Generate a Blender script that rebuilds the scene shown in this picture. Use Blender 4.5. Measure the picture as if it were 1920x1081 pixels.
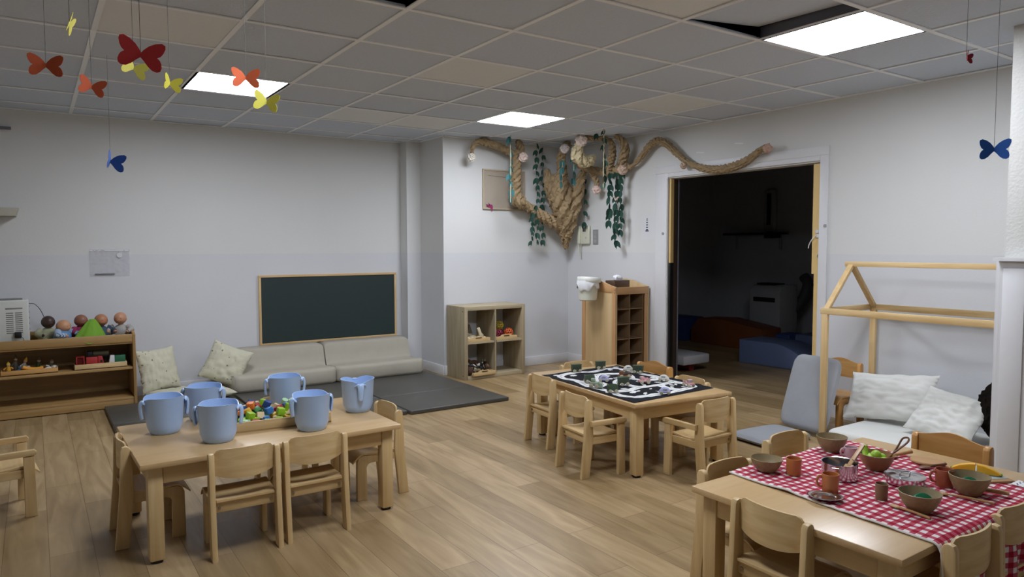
import bpy, bmesh, math, random
from mathutils import Vector, Matrix, Euler, noise
PI = math.pi
R = math.radians
random.seed(7)
scn = bpy.context.scene
for o in list(bpy.data.objects): bpy.data.objects.remove(o)
COL = scn.collection
H = 2.43                      # ceiling height

# ------------------------------------------------------------ camera, world, exposure
cam_d = bpy.data.cameras.new('camera'); cam = bpy.data.objects.new('camera', cam_d); COL.objects.link(cam)
cam_d.sensor_width = 36; cam_d.lens = 1328.08/1920*36; cam_d.clip_start = .05
_r = Vector((0.82852435, -0.55994961, -0.00196109)); _u = Vector((0.03445349, 0.04748257, 0.9982777)); _f = Vector((0.55889209, 0.82716494, -0.05863268))
cam.matrix_world = Matrix(((_r.x, _u.x, -_f.x, -1.4996), (_r.y, _u.y, -_f.y, -2.4907), (_r.z, _u.z, -_f.z, 1.3151), (0, 0, 0, 1)))
scn.camera = cam
scn.view_settings.view_transform = 'Standard'; scn.view_settings.look = 'None'
scn.view_settings.gamma = 1; scn.view_settings.use_curve_mapping = False
scn.view_settings.exposure = 1.68
w = bpy.data.worlds.new('world'); scn.world = w; w.use_nodes = True
w.node_tree.nodes['Background'].inputs[0].default_value = (.6, .65, .7, 1); w.node_tree.nodes['Background'].inputs[1].default_value = 0.0
LAMP = 11.5                    # strength of the LED ceiling panels

# ------------------------------------------------------------ materials
def lin(c):
    if isinstance(c, str):
        c = [int(c[i:i+2], 16)/255 for i in (0, 2, 4)]
    return tuple(x/12.92 if x <= .04045 else ((x+.055)/1.055)**2.4 for x in c) + (1,)
def new_mat(name):
    m = bpy.data.materials.new(name); m.use_nodes = True
    return m, m.node_tree.nodes, m.node_tree.links, m.node_tree.nodes['Principled BSDF']
_cache = {}
def flat(name, col, rough=.6, metal=0, var=.06, scale=30, bump=0, spec=.5, sheen=0):
    if name in _cache: return _cache[name]
    m, n, l, b = new_mat(name)
    c = lin(col); tc = n.new('ShaderNodeTexCoord'); ns = n.new('ShaderNodeTexNoise'); ns.inputs['Scale'].default_value = scale
    l.new(tc.outputs['Object'], ns.inputs['Vector'])
    mx = n.new('ShaderNodeMix'); mx.data_type = 'RGBA'; l.new(ns.outputs['Fac'], mx.inputs['Factor'])
    mx.inputs[6].default_value = tuple(x*(1-var) for x in c[:3])+(1,); mx.inputs[7].default_value = tuple(min(1, x*(1+var)) for x in c[:3])+(1,)
    l.new(mx.outputs[2], b.inputs['Base Color'])
    b.inputs['Roughness'].default_value = rough; b.inputs['Metallic'].default_value = metal; b.inputs['Specular IOR Level'].default_value = spec
    if sheen: b.inputs['Sheen Weight'].default_value = sheen
    if bump:
        bp = n.new('ShaderNodeBump'); bp.inputs['Strength'].default_value = bump; bp.inputs['Distance'].default_value = .01
        l.new(ns.outputs['Fac'], bp.inputs['Height']); l.new(bp.outputs[0], b.inputs['Normal'])
    _cache[name] = m
    return m
def wood(name, light, dark, axis='x', rough=.42, scale=1.0, spec=.5):
    if name in _cache: return _cache[name]
    m, n, l, b = new_mat(name)
    tc = n.new('ShaderNodeTexCoord'); mp = n.new('ShaderNodeMapping'); l.new(tc.outputs['Object'], mp.inputs['Vector'])
    s = [30*scale]*3; s['xyz'.index(axis)] = 2.2*scale; mp.inputs['Scale'].default_value = s
    ns = n.new('ShaderNodeTexNoise'); ns.inputs['Scale'].default_value = 1; ns.inputs['Detail'].default_value = 6; ns.inputs['Distortion'].default_value = .6
    l.new(mp.outputs[0], ns.inputs['Vector'])
    n2 = n.new('ShaderNodeTexNoise'); n2.inputs['Scale'].default_value = 2.3; l.new(tc.outputs['Object'], n2.inputs['Vector'])
    cr = n.new('ShaderNodeValToRGB'); cr.color_ramp.elements[0].position = .3; cr.color_ramp.elements[1].position = .68
    cr.color_ramp.elements[0].color = lin(dark); cr.color_ramp.elements[1].color = lin(light)
    l.new(ns.outputs['Fac'], cr.inputs[0])
    mx = n.new('ShaderNodeMix'); mx.data_type = 'RGBA'; mx.blend_type = 'MULTIPLY'; mx.inputs['Factor'].default_value = .25
    l.new(cr.outputs[0], mx.inputs[6]); l.new(n2.outputs['Color'], mx.inputs[7])
    hs = n.new('ShaderNodeHueSaturation'); hs.inputs['Saturation'].default_value = 1; hs.inputs['Value'].default_value = 1.08
    l.new(mx.outputs[2], hs.inputs['Color']); 
    l.new(cr.outputs[0], b.inputs['Base Color'])
    b.inputs['Roughness'].default_value = rough; b.inputs['Specular IOR Level'].default_value = spec
    _cache[name] = m
    return m
def emit(name, col, strength):
    m, n, l, b = new_mat(name); b.inputs['Base Color'].default_value = (.8, .8, .8, 1)
    b.inputs['Emission Color'].default_value = lin(col); b.inputs['Emission Strength'].default_value = strength
    return m
def wall_mat():
    m, n, l, b = new_mat('wall_paint')
    g = n.new('ShaderNodeNewGeometry'); sx = n.new('ShaderNodeSeparateXYZ'); l.new(g.outputs['Position'], sx.inputs[0])
    gt = n.new('ShaderNodeMath'); gt.operation = 'GREATER_THAN'; gt.inputs[1].default_value = 1.255; l.new(sx.outputs['Z'], gt.inputs[0])
    ns = n.new('ShaderNodeTexNoise'); ns.inputs['Scale'].default_value = 1.3; ns.inputs['Detail'].default_value = 5; l.new(g.outputs['Position'], ns.inputs['Vector'])
    mx = n.new('ShaderNodeMix'); mx.data_type = 'RGBA'; l.new(gt.outputs[0], mx.inputs['Factor'])
    mx.inputs[6].default_value = lin('d2d3d5'); mx.inputs[7].default_value = lin('d8d8d5')
    m2 = n.new('ShaderNodeMix'); m2.data_type = 'RGBA'; m2.blend_type = 'MULTIPLY'; m2.inputs['Factor'].default_value = 1
    cr = n.new('ShaderNodeValToRGB'); cr.color_ramp.elements[0].position = .25; cr.color_ramp.elements[1].position = .6
    cr.color_ramp.elements[0].color = (.96, .96, .96, 1); cr.color_ramp.elements[1].color = (1, 1, 1, 1)
    l.new(ns.outputs['Fac'], cr.inputs[0]); l.new(mx.outputs[2], m2.inputs[6]); l.new(cr.outputs[0], m2.inputs[7])
    l.new(m2.outputs[2], b.inputs['Base Color']); b.inputs['Roughness'].default_value = .55; b.inputs['Specular IOR Level'].default_value = .35
    n3 = n.new('ShaderNodeTexNoise'); n3.inputs['Scale'].default_value = 90; l.new(g.outputs['Position'], n3.inputs['Vector'])
    bp = n.new('ShaderNodeBump'); bp.inputs['Strength'].default_value = .12; bp.inputs['Distance'].default_value = .004
    l.new(n3.outputs['Fac'], bp.inputs['Height']); l.new(bp.outputs[0], b.inputs['Normal'])
    return m
def floor_mat():
    m, n, l, b = new_mat('floor_planks')
    g = n.new('ShaderNodeNewGeometry'); sx = n.new('ShaderNodeSeparateXYZ'); l.new(g.outputs['Position'], sx.inputs[0])
    cb = n.new('ShaderNodeCombineXYZ'); l.new(sx.outputs['Y'], cb.inputs['X']); l.new(sx.outputs['X'], cb.inputs['Y'])
    br = n.new('ShaderNodeTexBrick'); l.new(cb.outputs[0], br.inputs['Vector'])
    br.offset = .37; br.inputs['Scale'].default_value = 1; br.inputs['Brick Width'].default_value = 1.05; br.inputs['Row Height'].default_value = .165
    br.inputs['Mortar Size'].default_value = .0012; br.inputs['Mortar Smooth'].default_value = .1; br.inputs['Bias'].default_value = 0
    br.inputs['Color1'].default_value = lin('b89e77'); br.inputs['Color2'].default_value = lin('98805b'); br.inputs['Mortar'].default_value = lin('72593a')
    mp = n.new('ShaderNodeMapping'); mp.inputs['Scale'].default_value = (14, 1.5, 1); l.new(g.outputs['Position'], mp.inputs['Vector'])
    ns = n.new('ShaderNodeTexNoise'); ns.inputs['Scale'].default_value = 1; ns.inputs['Detail'].default_value = 7; ns.inputs['Distortion'].default_value = 1.6; l.new(mp.outputs[0], ns.inputs['Vector'])
    cr = n.new('ShaderNodeValToRGB'); cr.color_ramp.elements[0].position = .28; cr.color_ramp.elements[1].position = .7
    cr.color_ramp.elements[0].color = (.62, .58, .5, 1); cr.color_ramp.elements[1].color = (1.0, 1.0, 1.0, 1); l.new(ns.outputs['Fac'], cr.inputs[0])
    mx = n.new('ShaderNodeMix'); mx.data_type = 'RGBA'; mx.blend_type = 'MULTIPLY'; mx.inputs['Factor'].default_value = 1
    l.new(br.outputs['Color'], mx.inputs[6]); l.new(cr.outputs[0], mx.inputs[7])
    l.new(mx.outputs[2], b.inputs['Base Color'])
    rr = n.new('ShaderNodeMapRange'); rr.inputs[3].default_value = .3; rr.inputs[4].default_value = .45; l.new(ns.outputs['Fac'], rr.inputs[0]); l.new(rr.outputs[0], b.inputs['Roughness'])
    b.inputs['Specular IOR Level'].default_value = .45
    bp = n.new('ShaderNodeBump'); bp.inputs['Strength'].default_value = .08; bp.inputs['Distance'].default_value = .003; l.new(ns.outputs['Fac'], bp.inputs['Height']); l.new(bp.outputs[0], b.inputs['Normal'])
    return m
def stretch_fabric(name, col, rough=.9): return flat(name, col, rough, var=.05, scale=9, bump=.35, spec=.2)

BEECH = ('d2b787', 'bf9f6c')
M = dict(
 wall=wall_mat(), floor=floor_mat(),
 tile=flat('ceiling_tile', 'ccd4e0', .95, var=.05, scale=60, bump=.2, spec=.1), tile_new=flat('ceiling_tile_new', 'e4e6e6', .95, var=.03, scale=60, spec=.1),
 tee=flat('ceiling_tee', 'eef0f2', .5, var=.02), dark_void=flat('ceiling_void', '4c4c58', .9),
 trim=flat('white_trim', 'd9d9da', .4, var=.02), led=emit('led_diffuser', 'edf3ff', LAMP), alu=flat('lamp_housing', '6b6b74', .5, .2),
 bx=wood('beech_x', *BEECH, 'x'), by=wood('beech_y', *BEECH, 'y'), bz=wood('beech_z', *BEECH, 'z'),
 top=wood('beech_laminate', 'c8a97c', 'bd9c6e', 'x', .3, .7), ox=wood('orange_beech_x', 'c89a5e', 'b6864b', 'x', .35), oz=wood('orange_beech_z', 'c49150', 'b17e40', 'z', .35),
 oak=wood('shelf_laminate', 'aa8855', '967547', 'x', .45), oakz=wood('shelf_laminate_v', 'a2804e', '8f6e42', 'z', .45),
 grey_oak=wood('grey_oak_laminate', 'b0a183', '9a8c70', 'z', .55), grey_oakx=wood('grey_oak_laminate_x', 'b9ab8c', 'a5977a', 'x', .55),
 birch=wood('birch_panel', 'cbb084', 'bfa274', 'z', .45, .6), brown_panel=wood('brown_divider', '94795a', '85694a', 'z', .6),
 pine=wood('pine_z', 'd9bd8b', 'c8a671', 'z', .5), piney=wood('pine_y', 'd9bd8b', 'bf9c66', 'y', .5),
 jamb=flat('yellow_varnished_jamb', 'd8b878', .45, var=.06, scale=6), board=flat('chalkboard_green', '1f302f', .55, var=.12, scale=3),
 foot=flat('black_rubber', '151311', .7), steel=flat('steel', 'c9c9cc', .16, 1, var=.02), bolt=flat('bolt_metal', '9a948a', .35, 1),
 mat_dark=flat('vinyl_mat', '4b4944', .42, var=.06, scale=5), mat_edge=flat('vinyl_mat_edge', '353430', .5), sofa=stretch_fabric('sofa_fabric', 'aba596', .8),
 bucket=flat('blue_plastic', 'aec9ee', .32, var=.01), white_pl=flat('white_plastic', 'c9cbc4', .45, var=.02), cream_pl=flat('cream_plastic', 'd2d2be', .4, var=.02),
 kraft=None, black=flat('black_plastic', '111111', .5), paper_w=flat('white_paper', 'e6e6ea', .8),
)
# ------------------------------------------------------------ mesh builder
class MB:
    def __init__(s): s.b = bmesh.new(); s.mi = 0
    def _fin(s, vs, fs, M4=None):
        if M4 is not None:
            for v in vs: v.co = M4 @ v.co
        for f in fs: f.material_index = s.mi; f.smooth = True
    def box(s, c, d, bev=0, M4=None, seg=2):
        t = bmesh.new(); bmesh.ops.create_cube(t, size=1)
        for v in t.verts: v.co = Vector((v.co.x*d[0], v.co.y*d[1], v.co.z*d[2]))
        if bev: bmesh.ops.bevel(t, geom=t.edges[:], offset=min(bev, min(d)*.49), segments=seg, profile=.5, affect='EDGES')
        for v in t.verts: v.co += Vector(c)
        s.merge(t, M4, smooth=bool(bev)); return s
    def merge(s, t, M4=None, smooth=True):
        mp = {}
        for v in t.verts: mp[v] = s.b.verts.new((M4 @ v.co) if M4 is not None else v.co)
        for f in t.faces:
            try:
                nf = s.b.faces.new([mp[v] for v in f.verts]); nf.material_index = s.mi; nf.smooth = smooth
            except ValueError: pass
        t.free()
    def prism(s, poly, h0, h1, axis='z', bev=0, M4=None, smooth=False):
        def P(a, b, h): return {'z': (a, b, h), 'x': (h, a, b), 'y': (a, h, b)}[axis]
        t = bmesh.new(); lo = [t.verts.new(P(a, b, h0)) for a, b in poly]; hi = [t.verts.new(P(a, b, h1)) for a, b in poly]
        n = len(poly); t.faces.new(lo[::-1]); t.faces.new(hi)
        for i in range(n): t.faces.new((lo[i], lo[(i+1) % n], hi[(i+1) % n], hi[i]))
        bmesh.ops.recalc_face_normals(t, faces=t.faces[:])
        if bev:
            es = [e for e in t.edges if (e.verts[0] in lo) == (e.verts[1] in lo)] if True else []
            bmesh.ops.bevel(t, geom=es, offset=bev, segments=2, profile=.5, affect='EDGES')
        s.merge(t, M4, smooth=smooth); return s
    def tube(s, pts, rad, n=10, M4=None, lobes=0, twist=0, lob=0, cap=True, up=None):
        pts = [Vector(p) for p in pts]; m = len(pts)
        if not hasattr(rad, '__len__'): rad = [rad]*m
        t = bmesh.new(); rings = []; prev = None; ln = 0
        for i, p in enumerate(pts):
            d = (pts[min(i+1, m-1)]-pts[max(i-1, 0)]).normalized()
            if prev is None:
                a = Vector((0, 0, 1)) if abs(d.z) < .9 else Vector((1, 0, 0)); x = d.cross(a).normalized()
            else: x = (prev - d*prev.dot(d)).normalized()
            prev = x; y = d.cross(x)
            if i: ln += (p-pts[i-1]).length
            ring = []
            for k in range(n):
                th = 2*PI*k/n; r = rad[i]
                if lobes: r *= 1+lob*(1.6*abs(math.sin(.5*lobes*(th-twist*ln)))-1)+lob*.6*(1.5*abs(math.sin(.5*(lobes*2+1)*(th-twist*1.15*ln)+1))-1)
                ring.append(t.verts.new(p + x*(r*math.cos(th)) + y*(r*math.sin(th))))
            rings.append(ring)
        for a, b in zip(rings, rings[1:]):
            for k in range(n): t.faces.new((a[k], a[(k+1) % n], b[(k+1) % n], b[k]))
        if cap: t.faces.new(rings[0][::-1]); t.faces.new(rings[-1])
        s.merge(t, M4); return s
    def lathe(s, prof, n=28, M4=None, cap=False, zmod=None, sx=1, sy=1):
        t = bmesh.new(); rings = []
        for j, (r, z) in enumerate(prof):
            if r < 1e-6: rings.append([t.verts.new((0, 0, z))]*n); continue
            rings.append([t.verts.new((sx*r*math.cos(2*PI*k/n), sy*r*math.sin(2*PI*k/n), z + (zmod(j, 2*PI*k/n) if zmod else 0))) for k in range(n)])
        for a, b in zip(rings, rings[1:]):
            for k in range(n):
                q = []
                for v in (a[k], a[(k+1) % n], b[(k+1) % n], b[k]):
                    if v not in q: q.append(v)
                if len(q) > 2:
                    try: t.faces.new(q)
                    except ValueError: pass
        if cap:
            for rg in (rings[0], rings[-1]):
                if len(set(rg)) > 2: t.faces.new(rg)
        bmesh.ops.recalc_face_normals(t, faces=t.faces[:])
        s.merge(t, M4); return s
    def ball(s, c, r, sc=(1, 1, 1), seg=16, M4=None):
        t = bmesh.new(); bmesh.ops.create_uvsphere(t, u_segments=seg, v_segments=max(6, seg*2//3), radius=1)
        for v in t.verts: v.co = Vector((c[0]+v.co.x*r*sc[0], c[1]+v.co.y*r*sc[1], c[2]+v.co.z*r*sc[2]))
        s.merge(t, M4); return s
    def cyl(s, c, r, h, n=20, axis='z', M4=None, bev=0):
        pr = [(0, -h/2), (max(r-bev, 1e-4), -h/2), (r, -h/2+bev), (r, h/2-bev), (max(r-bev, 1e-4), h/2), (0, h/2)]
        Ra = {'z': Matrix(), 'x': Matrix.Rotation(PI/2, 4, 'Y'), 'y': Matrix.Rotation(PI/2, 4, 'X')}[axis]
        T = Matrix.Translation(c) @ Ra
        s.lathe(pr, n, M4=(M4 @ T if M4 is not None else T)); return s
    def build(s, name, mats, parent=None, loc=None, rot=None, sharp=R(38), subsurf=0):
        me = bpy.data.meshes.new(name); bmesh.ops.recalc_face_normals(s.b, faces=s.b.faces[:])
        s.b.to_mesh(me); s.b.free()
        for m in (mats if isinstance(mats, (list, tuple)) else [mats]): me.materials.append(m)
        try: me.set_sharp_from_angle(angle=sharp)
        except Exception: pass
        o = bpy.data.objects.new(name, me); COL.objects.link(o)
        if parent: o.parent = parent
        if loc is not None: o.location = loc
        if rot is not None: o.rotation_euler = rot
        if subsurf: md = o.modifiers.new('subsurf', 'SUBSURF'); md.levels = md.render_levels = subsurf
        return o
def tag(o, label=None, cat=None, group=None, kind=None):
    if label: o['label'] = label
    if cat: o['category'] = cat
    if group: o['group'] = group
    if kind: o['kind'] = kind
    return o
def thing(name, label, cat, loc=(0, 0, 0), rz=0, group=None):
    o = bpy.data.objects.new(name, None); COL.objects.link(o); o.empty_display_size = .05
    o.location = loc; o.rotation_euler = (0, 0, rz); return tag(o, label, cat, group)
KIDS = {}
def copy_tree(o, parent=None, loc=None, rz=None, label=None, group=None):
    c = o.copy(); COL.objects.link(c); c.parent = parent
    if loc is not None: c.location = loc
    if rz is not None: c.rotation_euler = (0, 0, rz)
    if label: c['label'] = label
    if group: c['group'] = group
    for ch in [x for x in o.children]: copy_tree(ch, c)
    return c
def struct(name, mb, mats, parent=None):
    o = mb.build(name, mats, parent)
    if not parent: o['kind'] = 'structure'
    return o
def spline(pts, k=6):
    pts = [Vector(p) for p in pts]; out = []
    for i in range(len(pts)-1):
        p0, p1, p2, p3 = pts[max(i-1, 0)], pts[i], pts[i+1], pts[min(i+2, len(pts)-1)]
        for j in range(k):
            t = j/k; out.append(.5*((2*p1)+(p2-p0)*t+(2*p0-5*p1+4*p2-p3)*t*t+(3*p1-p0-3*p2+p3)*t*t*t))
    out.append(pts[-1]); return out
def lerpr(rs, k=6):
    out = []
    for i in range(len(rs)-1):
        for j in range(k): out.append(rs[i]+(rs[i+1]-rs[i])*j/k)
    return out+[rs[-1]]

# ============================================================ the room
XR, YB, YA = 3.575, 4.54, 3.87
struct('floor', MB().box((2.2, .6, -.05), (11.4, 8.6, .1)), M['floor'])
struct('wall_back', MB().box((-.6, YB+.05, 1.3), (4.9, .1, 2.6)), M['wall'])
struct('wall_left', MB().box((-3.05, .6, 1.3), (.1, 8.2, 2.6)), M['wall'])
struct('wall_rear', MB().box((.3, -3.45, 1.3), (6.8, .1, 2.6)), M['wall'])
struct('wall_pier', MB().box((1.9, 4.49, 1.3), (.2, .22, 2.6)), M['wall'])
struct('wall_alcove', MB().box((2.86, 4.26, 1.3), (1.8, .78, 2.6)), M['wall'])
rw = MB(); D0, D1, DH = .745, 2.33, 1.965
rw.box((XR+.06, (D1+3.9)/2, 1.3), (.12, 3.9-D1, 2.6)); rw.box((XR+.06, (D0-3.5)/2, 1.3), (.12, D0+3.5, 2.6)); rw.box((XR+.06, (D0+D1)/2, (DH+2.6)/2), (.12, D1-D0, 2.6-DH))
struct('wall_right', rw, M['wall'])
struct('wall_column', MB().box((3.14, -2.12, 1.3), (.89, 2.5, 2.6)), flat('ribbed_wallpaper', 'cfcec8', .8, var=.03, scale=70, bump=.2))
# box panelling around the foot of the column
pc = MB(); pc.box((2.674, -2.1, .62), (.03, 2.48, 1.24)); pc.box((3.12, -.853, .62), (.9, .025, 1.24)); pc.box((2.66, -2.1, 1.245), (.06, 2.5, .016)); pc.box((3.12, -.845, 1.245), (.9, .045, .016))
pc.box((2.655, -.93, .6), (.01, .1, 1.2), .003)
struct('trim_1', pc, M['trim'])
sb = lambda c, d: MB().box(c, d, .004)
struct('baseboard_back', sb((-.6, YB-.008, .045), (4.8, .016, .09)), M['trim'])
struct('baseboard_pier', sb((1.89, 4.375, .045), (.19, .014, .09)), M['trim'])
struct('baseboard_side', sb((1.953, 4.12, .05), (.014, .5, .1)), M['trim'])
struct('baseboard_alcove', sb((2.77, YA-.008, .05), (1.62, .016, .1)), M['trim'])
struct('baseboard_right', sb((XR-.008, 3.12, .05), (.016, 1.48, .1)), M['trim'])
struct('baseboard_far', sb((XR-.008, -.1, .05), (.016, 1.5, .1)), M['trim'])
# casing round the doorway
dc = MB()
dc.box((XR-.008, D1+.08, (DH+.05)/2), (.018, .16, DH+.05), .003); dc.box((XR-.008, D0-.035, (DH+.05)/2), (.018, .07, DH+.05), .003); dc.box((XR-.009, (D0+D1)/2+.045, DH+.085), (.02, D1-D0+.23, .07), .003)
dc.box((XR-.0085, (D0+D1)/2, DH+.03), (.018, D1-D0-.002, .04), .002); dc.box((XR-.012, D1+.012, DH/2), (.02, .012, DH), .002)
struct('trim_2', dc, M['trim'])
# sliding door leaf edge, varnished board on the right, pocket strips on the left
dr = thing('door_1', None, None, (XR, D0, 0)); del_keys = [k for k in list(dr.keys())]; dr['kind'] = 'structure'
jb = MB().prism([(-.02, 0), (.045, 0), (.045, 1.1), (.066, 1.1), (.066, 1.955), (-.02, 1.955)], .004, .05, 'x'); jb.build('door_edge', M['jamb'], dr)
lk = MB().cyl((-.003, .0, 1.24), .014, .012, 16, 'x').cyl((-.01, .0, 1.24), .007, .012, 12, 'x'); lk.build('lock', M['steel'], dr)
hk = MB().cyl((-.004, .018, 1.43), .016, .016, 16, 'x', bev=.004).cyl((-.004, .012, 1.395), .016, .016, 16, 'x', bev=.004).tube(spline([(-.012, .02, 1.4), (-.02, .05, 1.37), (-.02, .075, 1.33), (-.015, .085, 1.3)]), .004, 6)
hk.build('door_hook', flat('clear_plastic', 'cfcfd0', .2, var=.01), dr)
yo = D1-D0
MB().box((.02, yo-.02, 1.56), (.04, .02, .8)).build('jamb_strip', M['jamb'], dr)
MB().box((.02, yo-.02, .58), (.045, .022, 1.16)).build('black_strip', M['black'], dr)
MB().box((.075, yo-.02, .98), (.06, .018, 1.955)).build('pocket_strip', flat('dark_brown_wood', '3a2c22', .6), dr)
MB().box((.09, yo-.045, .98), (.006, .012, 1.955)).build('edge_profile', M['alu'], dr)
# adjoining dark room
dm = flat('dim_room_paint', 'c4c6ca', .7, var=.03, scale=3)
struct('wall_far_room', MB().box((7.6, 2.2, 1.3), (.1, 6.2, 2.6)).box((5.6, 5.2, 1.3), (4, .1, 2.6)).box((5.6, -.7, 1.3), (4, .1, 2.6)), dm)
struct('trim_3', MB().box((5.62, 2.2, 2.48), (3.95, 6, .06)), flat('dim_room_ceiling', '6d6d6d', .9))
# ------------------------------------------------------------ suspended ceiling
LIGHTS = [(3, -1), (3, 4), (-1, 4), (-1, -1)]; LIFT = [(2, -1), (-1, 0)]; NEW = [(-2, 2), (1, 2), (4, 2), (1, -1), (2, 5), (1, 5)]
cb = MB()
for a in range(-6, 7):
    for b in range(-7, 8):
        if (a, b) in LIGHTS or (a, b) in LIFT: continue
        x0, y0 = a*.6, b*.6
        if x0 < -3.2 or x0 > 3.6 or y0 > 4.6: continue
        cb.mi = 1 if (a, b) in NEW else 0
        dz = random.uniform(0, .003)
        cb.box((x0+.3, y0+.3, H+.012+dz), (.588, .588, .018), .004, seg=1)
for a, b in LIFT:
    cb.mi = 0
    Mx = Matrix.Translation((a*.6+.006, b*.6+.3, H+.012)) @ Matrix.Rotation(R(-5.5), 4, 'Y') @ Matrix.Rotation(R(1.5), 4, 'X')
    cb.box((.294, 0, .0), (.588, .588, .016), 0, Mx)
ceil = struct('ceiling', cb, [M['tile'], M['tile_new']])
tb = MB()
for a in range(-5, 7): tb.box((a*.6, .57, H+.001), (.026, 7.98, .006))
for b in range(-5, 8): tb.box((.3, b*.6, H+.0005), (6.7, .026, .006))
tb.box((XR-.012, 1.5, H-.001), (.024, 6, .008)); tb.box((-.6, YB-.012, H-.001), (4.8, .024, .008)); tb.box((2.77, YA-.012, H-.001), (1.6, .024, .008)); tb.box((1.95, 4.1, H-.001), (.02, .5, .008)); tb.box((1.8, 4.37, H-.001), (.3, .02, .008))
tb.build('ceiling_grid', M['tee'], ceil)
MB().box((.3, .5, H+.2), (7, 8.6, .02)).build('ceiling_void', M['dark_void'], ceil)
LB = ['square LED ceiling panel on the right, largest, beside a lifted tile', 'square LED ceiling panel above the paper tree corner', 'square LED ceiling panel above the back left wall, behind the orange butterfly', 'square LED ceiling panel nearest the camera']
for (a, b), lb in zip(LIGHTS, LB):
    t = thing('ceiling_light', lb, 'ceiling light', (a*.6+.3, b*.6+.3, H), 0, 'LED ceiling panels')
    MB().box((0, 0, .004), (.566, .566, .004)).build('diffuser', M['led'], t)
    fr = MB()
    for sx, sy, dx, dy in ((0, .29, .6, .018), (0, -.29, .6, .018), (.29, 0, .018, .565), (-.29, 0, .018, .565)): fr.box((sx, sy, .004), (dx, dy, .012))
    for sx, sy, dx, dy in ((0, .292, .59, .006), (0, -.292, .59, .006), (.292, 0, .006, .585), (-.292, 0, .006, .585)): fr.box((sx, sy, .035), (dx, dy, .06))
    fr.box((0, 0, .066), (.59, .59, .004)); fr.build('lamp_frame', M['alu'], t)
# ============================================================ tables
def make_table(label, x, y, rz, L=1.165, W=.775, th=.435):
    t = thing('childrens_table', label, 'table', (x, y, 0), rz, 'low beech tables')
    MB().box((0, 0, th-.0125), (L, W, .025), .005, seg=2).build('tabletop', M['top'], t)
    for sx in (-1, 1):
        for sy in (-1, 1):
            cx, cy = sx*(L/2-.06), sy*(W/2-.06)
            lg = MB().box((cx, cy, (th-.025+.012)/2), (.06, .06, th-.025-.012), .008, seg=2).build('leg', M['bz'], t)
            MB().cyl((cx, cy, .007), .024, .014, 16).build('foot_glide', M['foot'], lg)
    for sy in (-1, 1): MB().box((0, sy*(W/2-.047), th-.063), (L-.18, .02, .075), .003).build('apron', M['bx'], t)
    for sx in (-1, 1): MB().box((sx*(L/2-.047), 0, th-.063), (.02, W-.18, .075), .003).build('apron', M['by'], t)
    return t
make_table('low beech table carrying the blue buckets', -.597, 1.085, R(1.2))
T2 = (1.255, .36); a2 = R(-5.5)
ux, uy = Vector((math.cos(a2), math.sin(a2))), Vector((-math.sin(a2), math.cos(a2)))
c2 = Vector(T2) + ux*.37 + uy*.583
make_table('low beech table carrying the black road play mat', c2.x, c2.y, a2+PI/2, 1.165, .74)
make_table('low beech table carrying the red checked cloth', 1.072, -1.108, R(.6), 1.165, .765)
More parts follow.
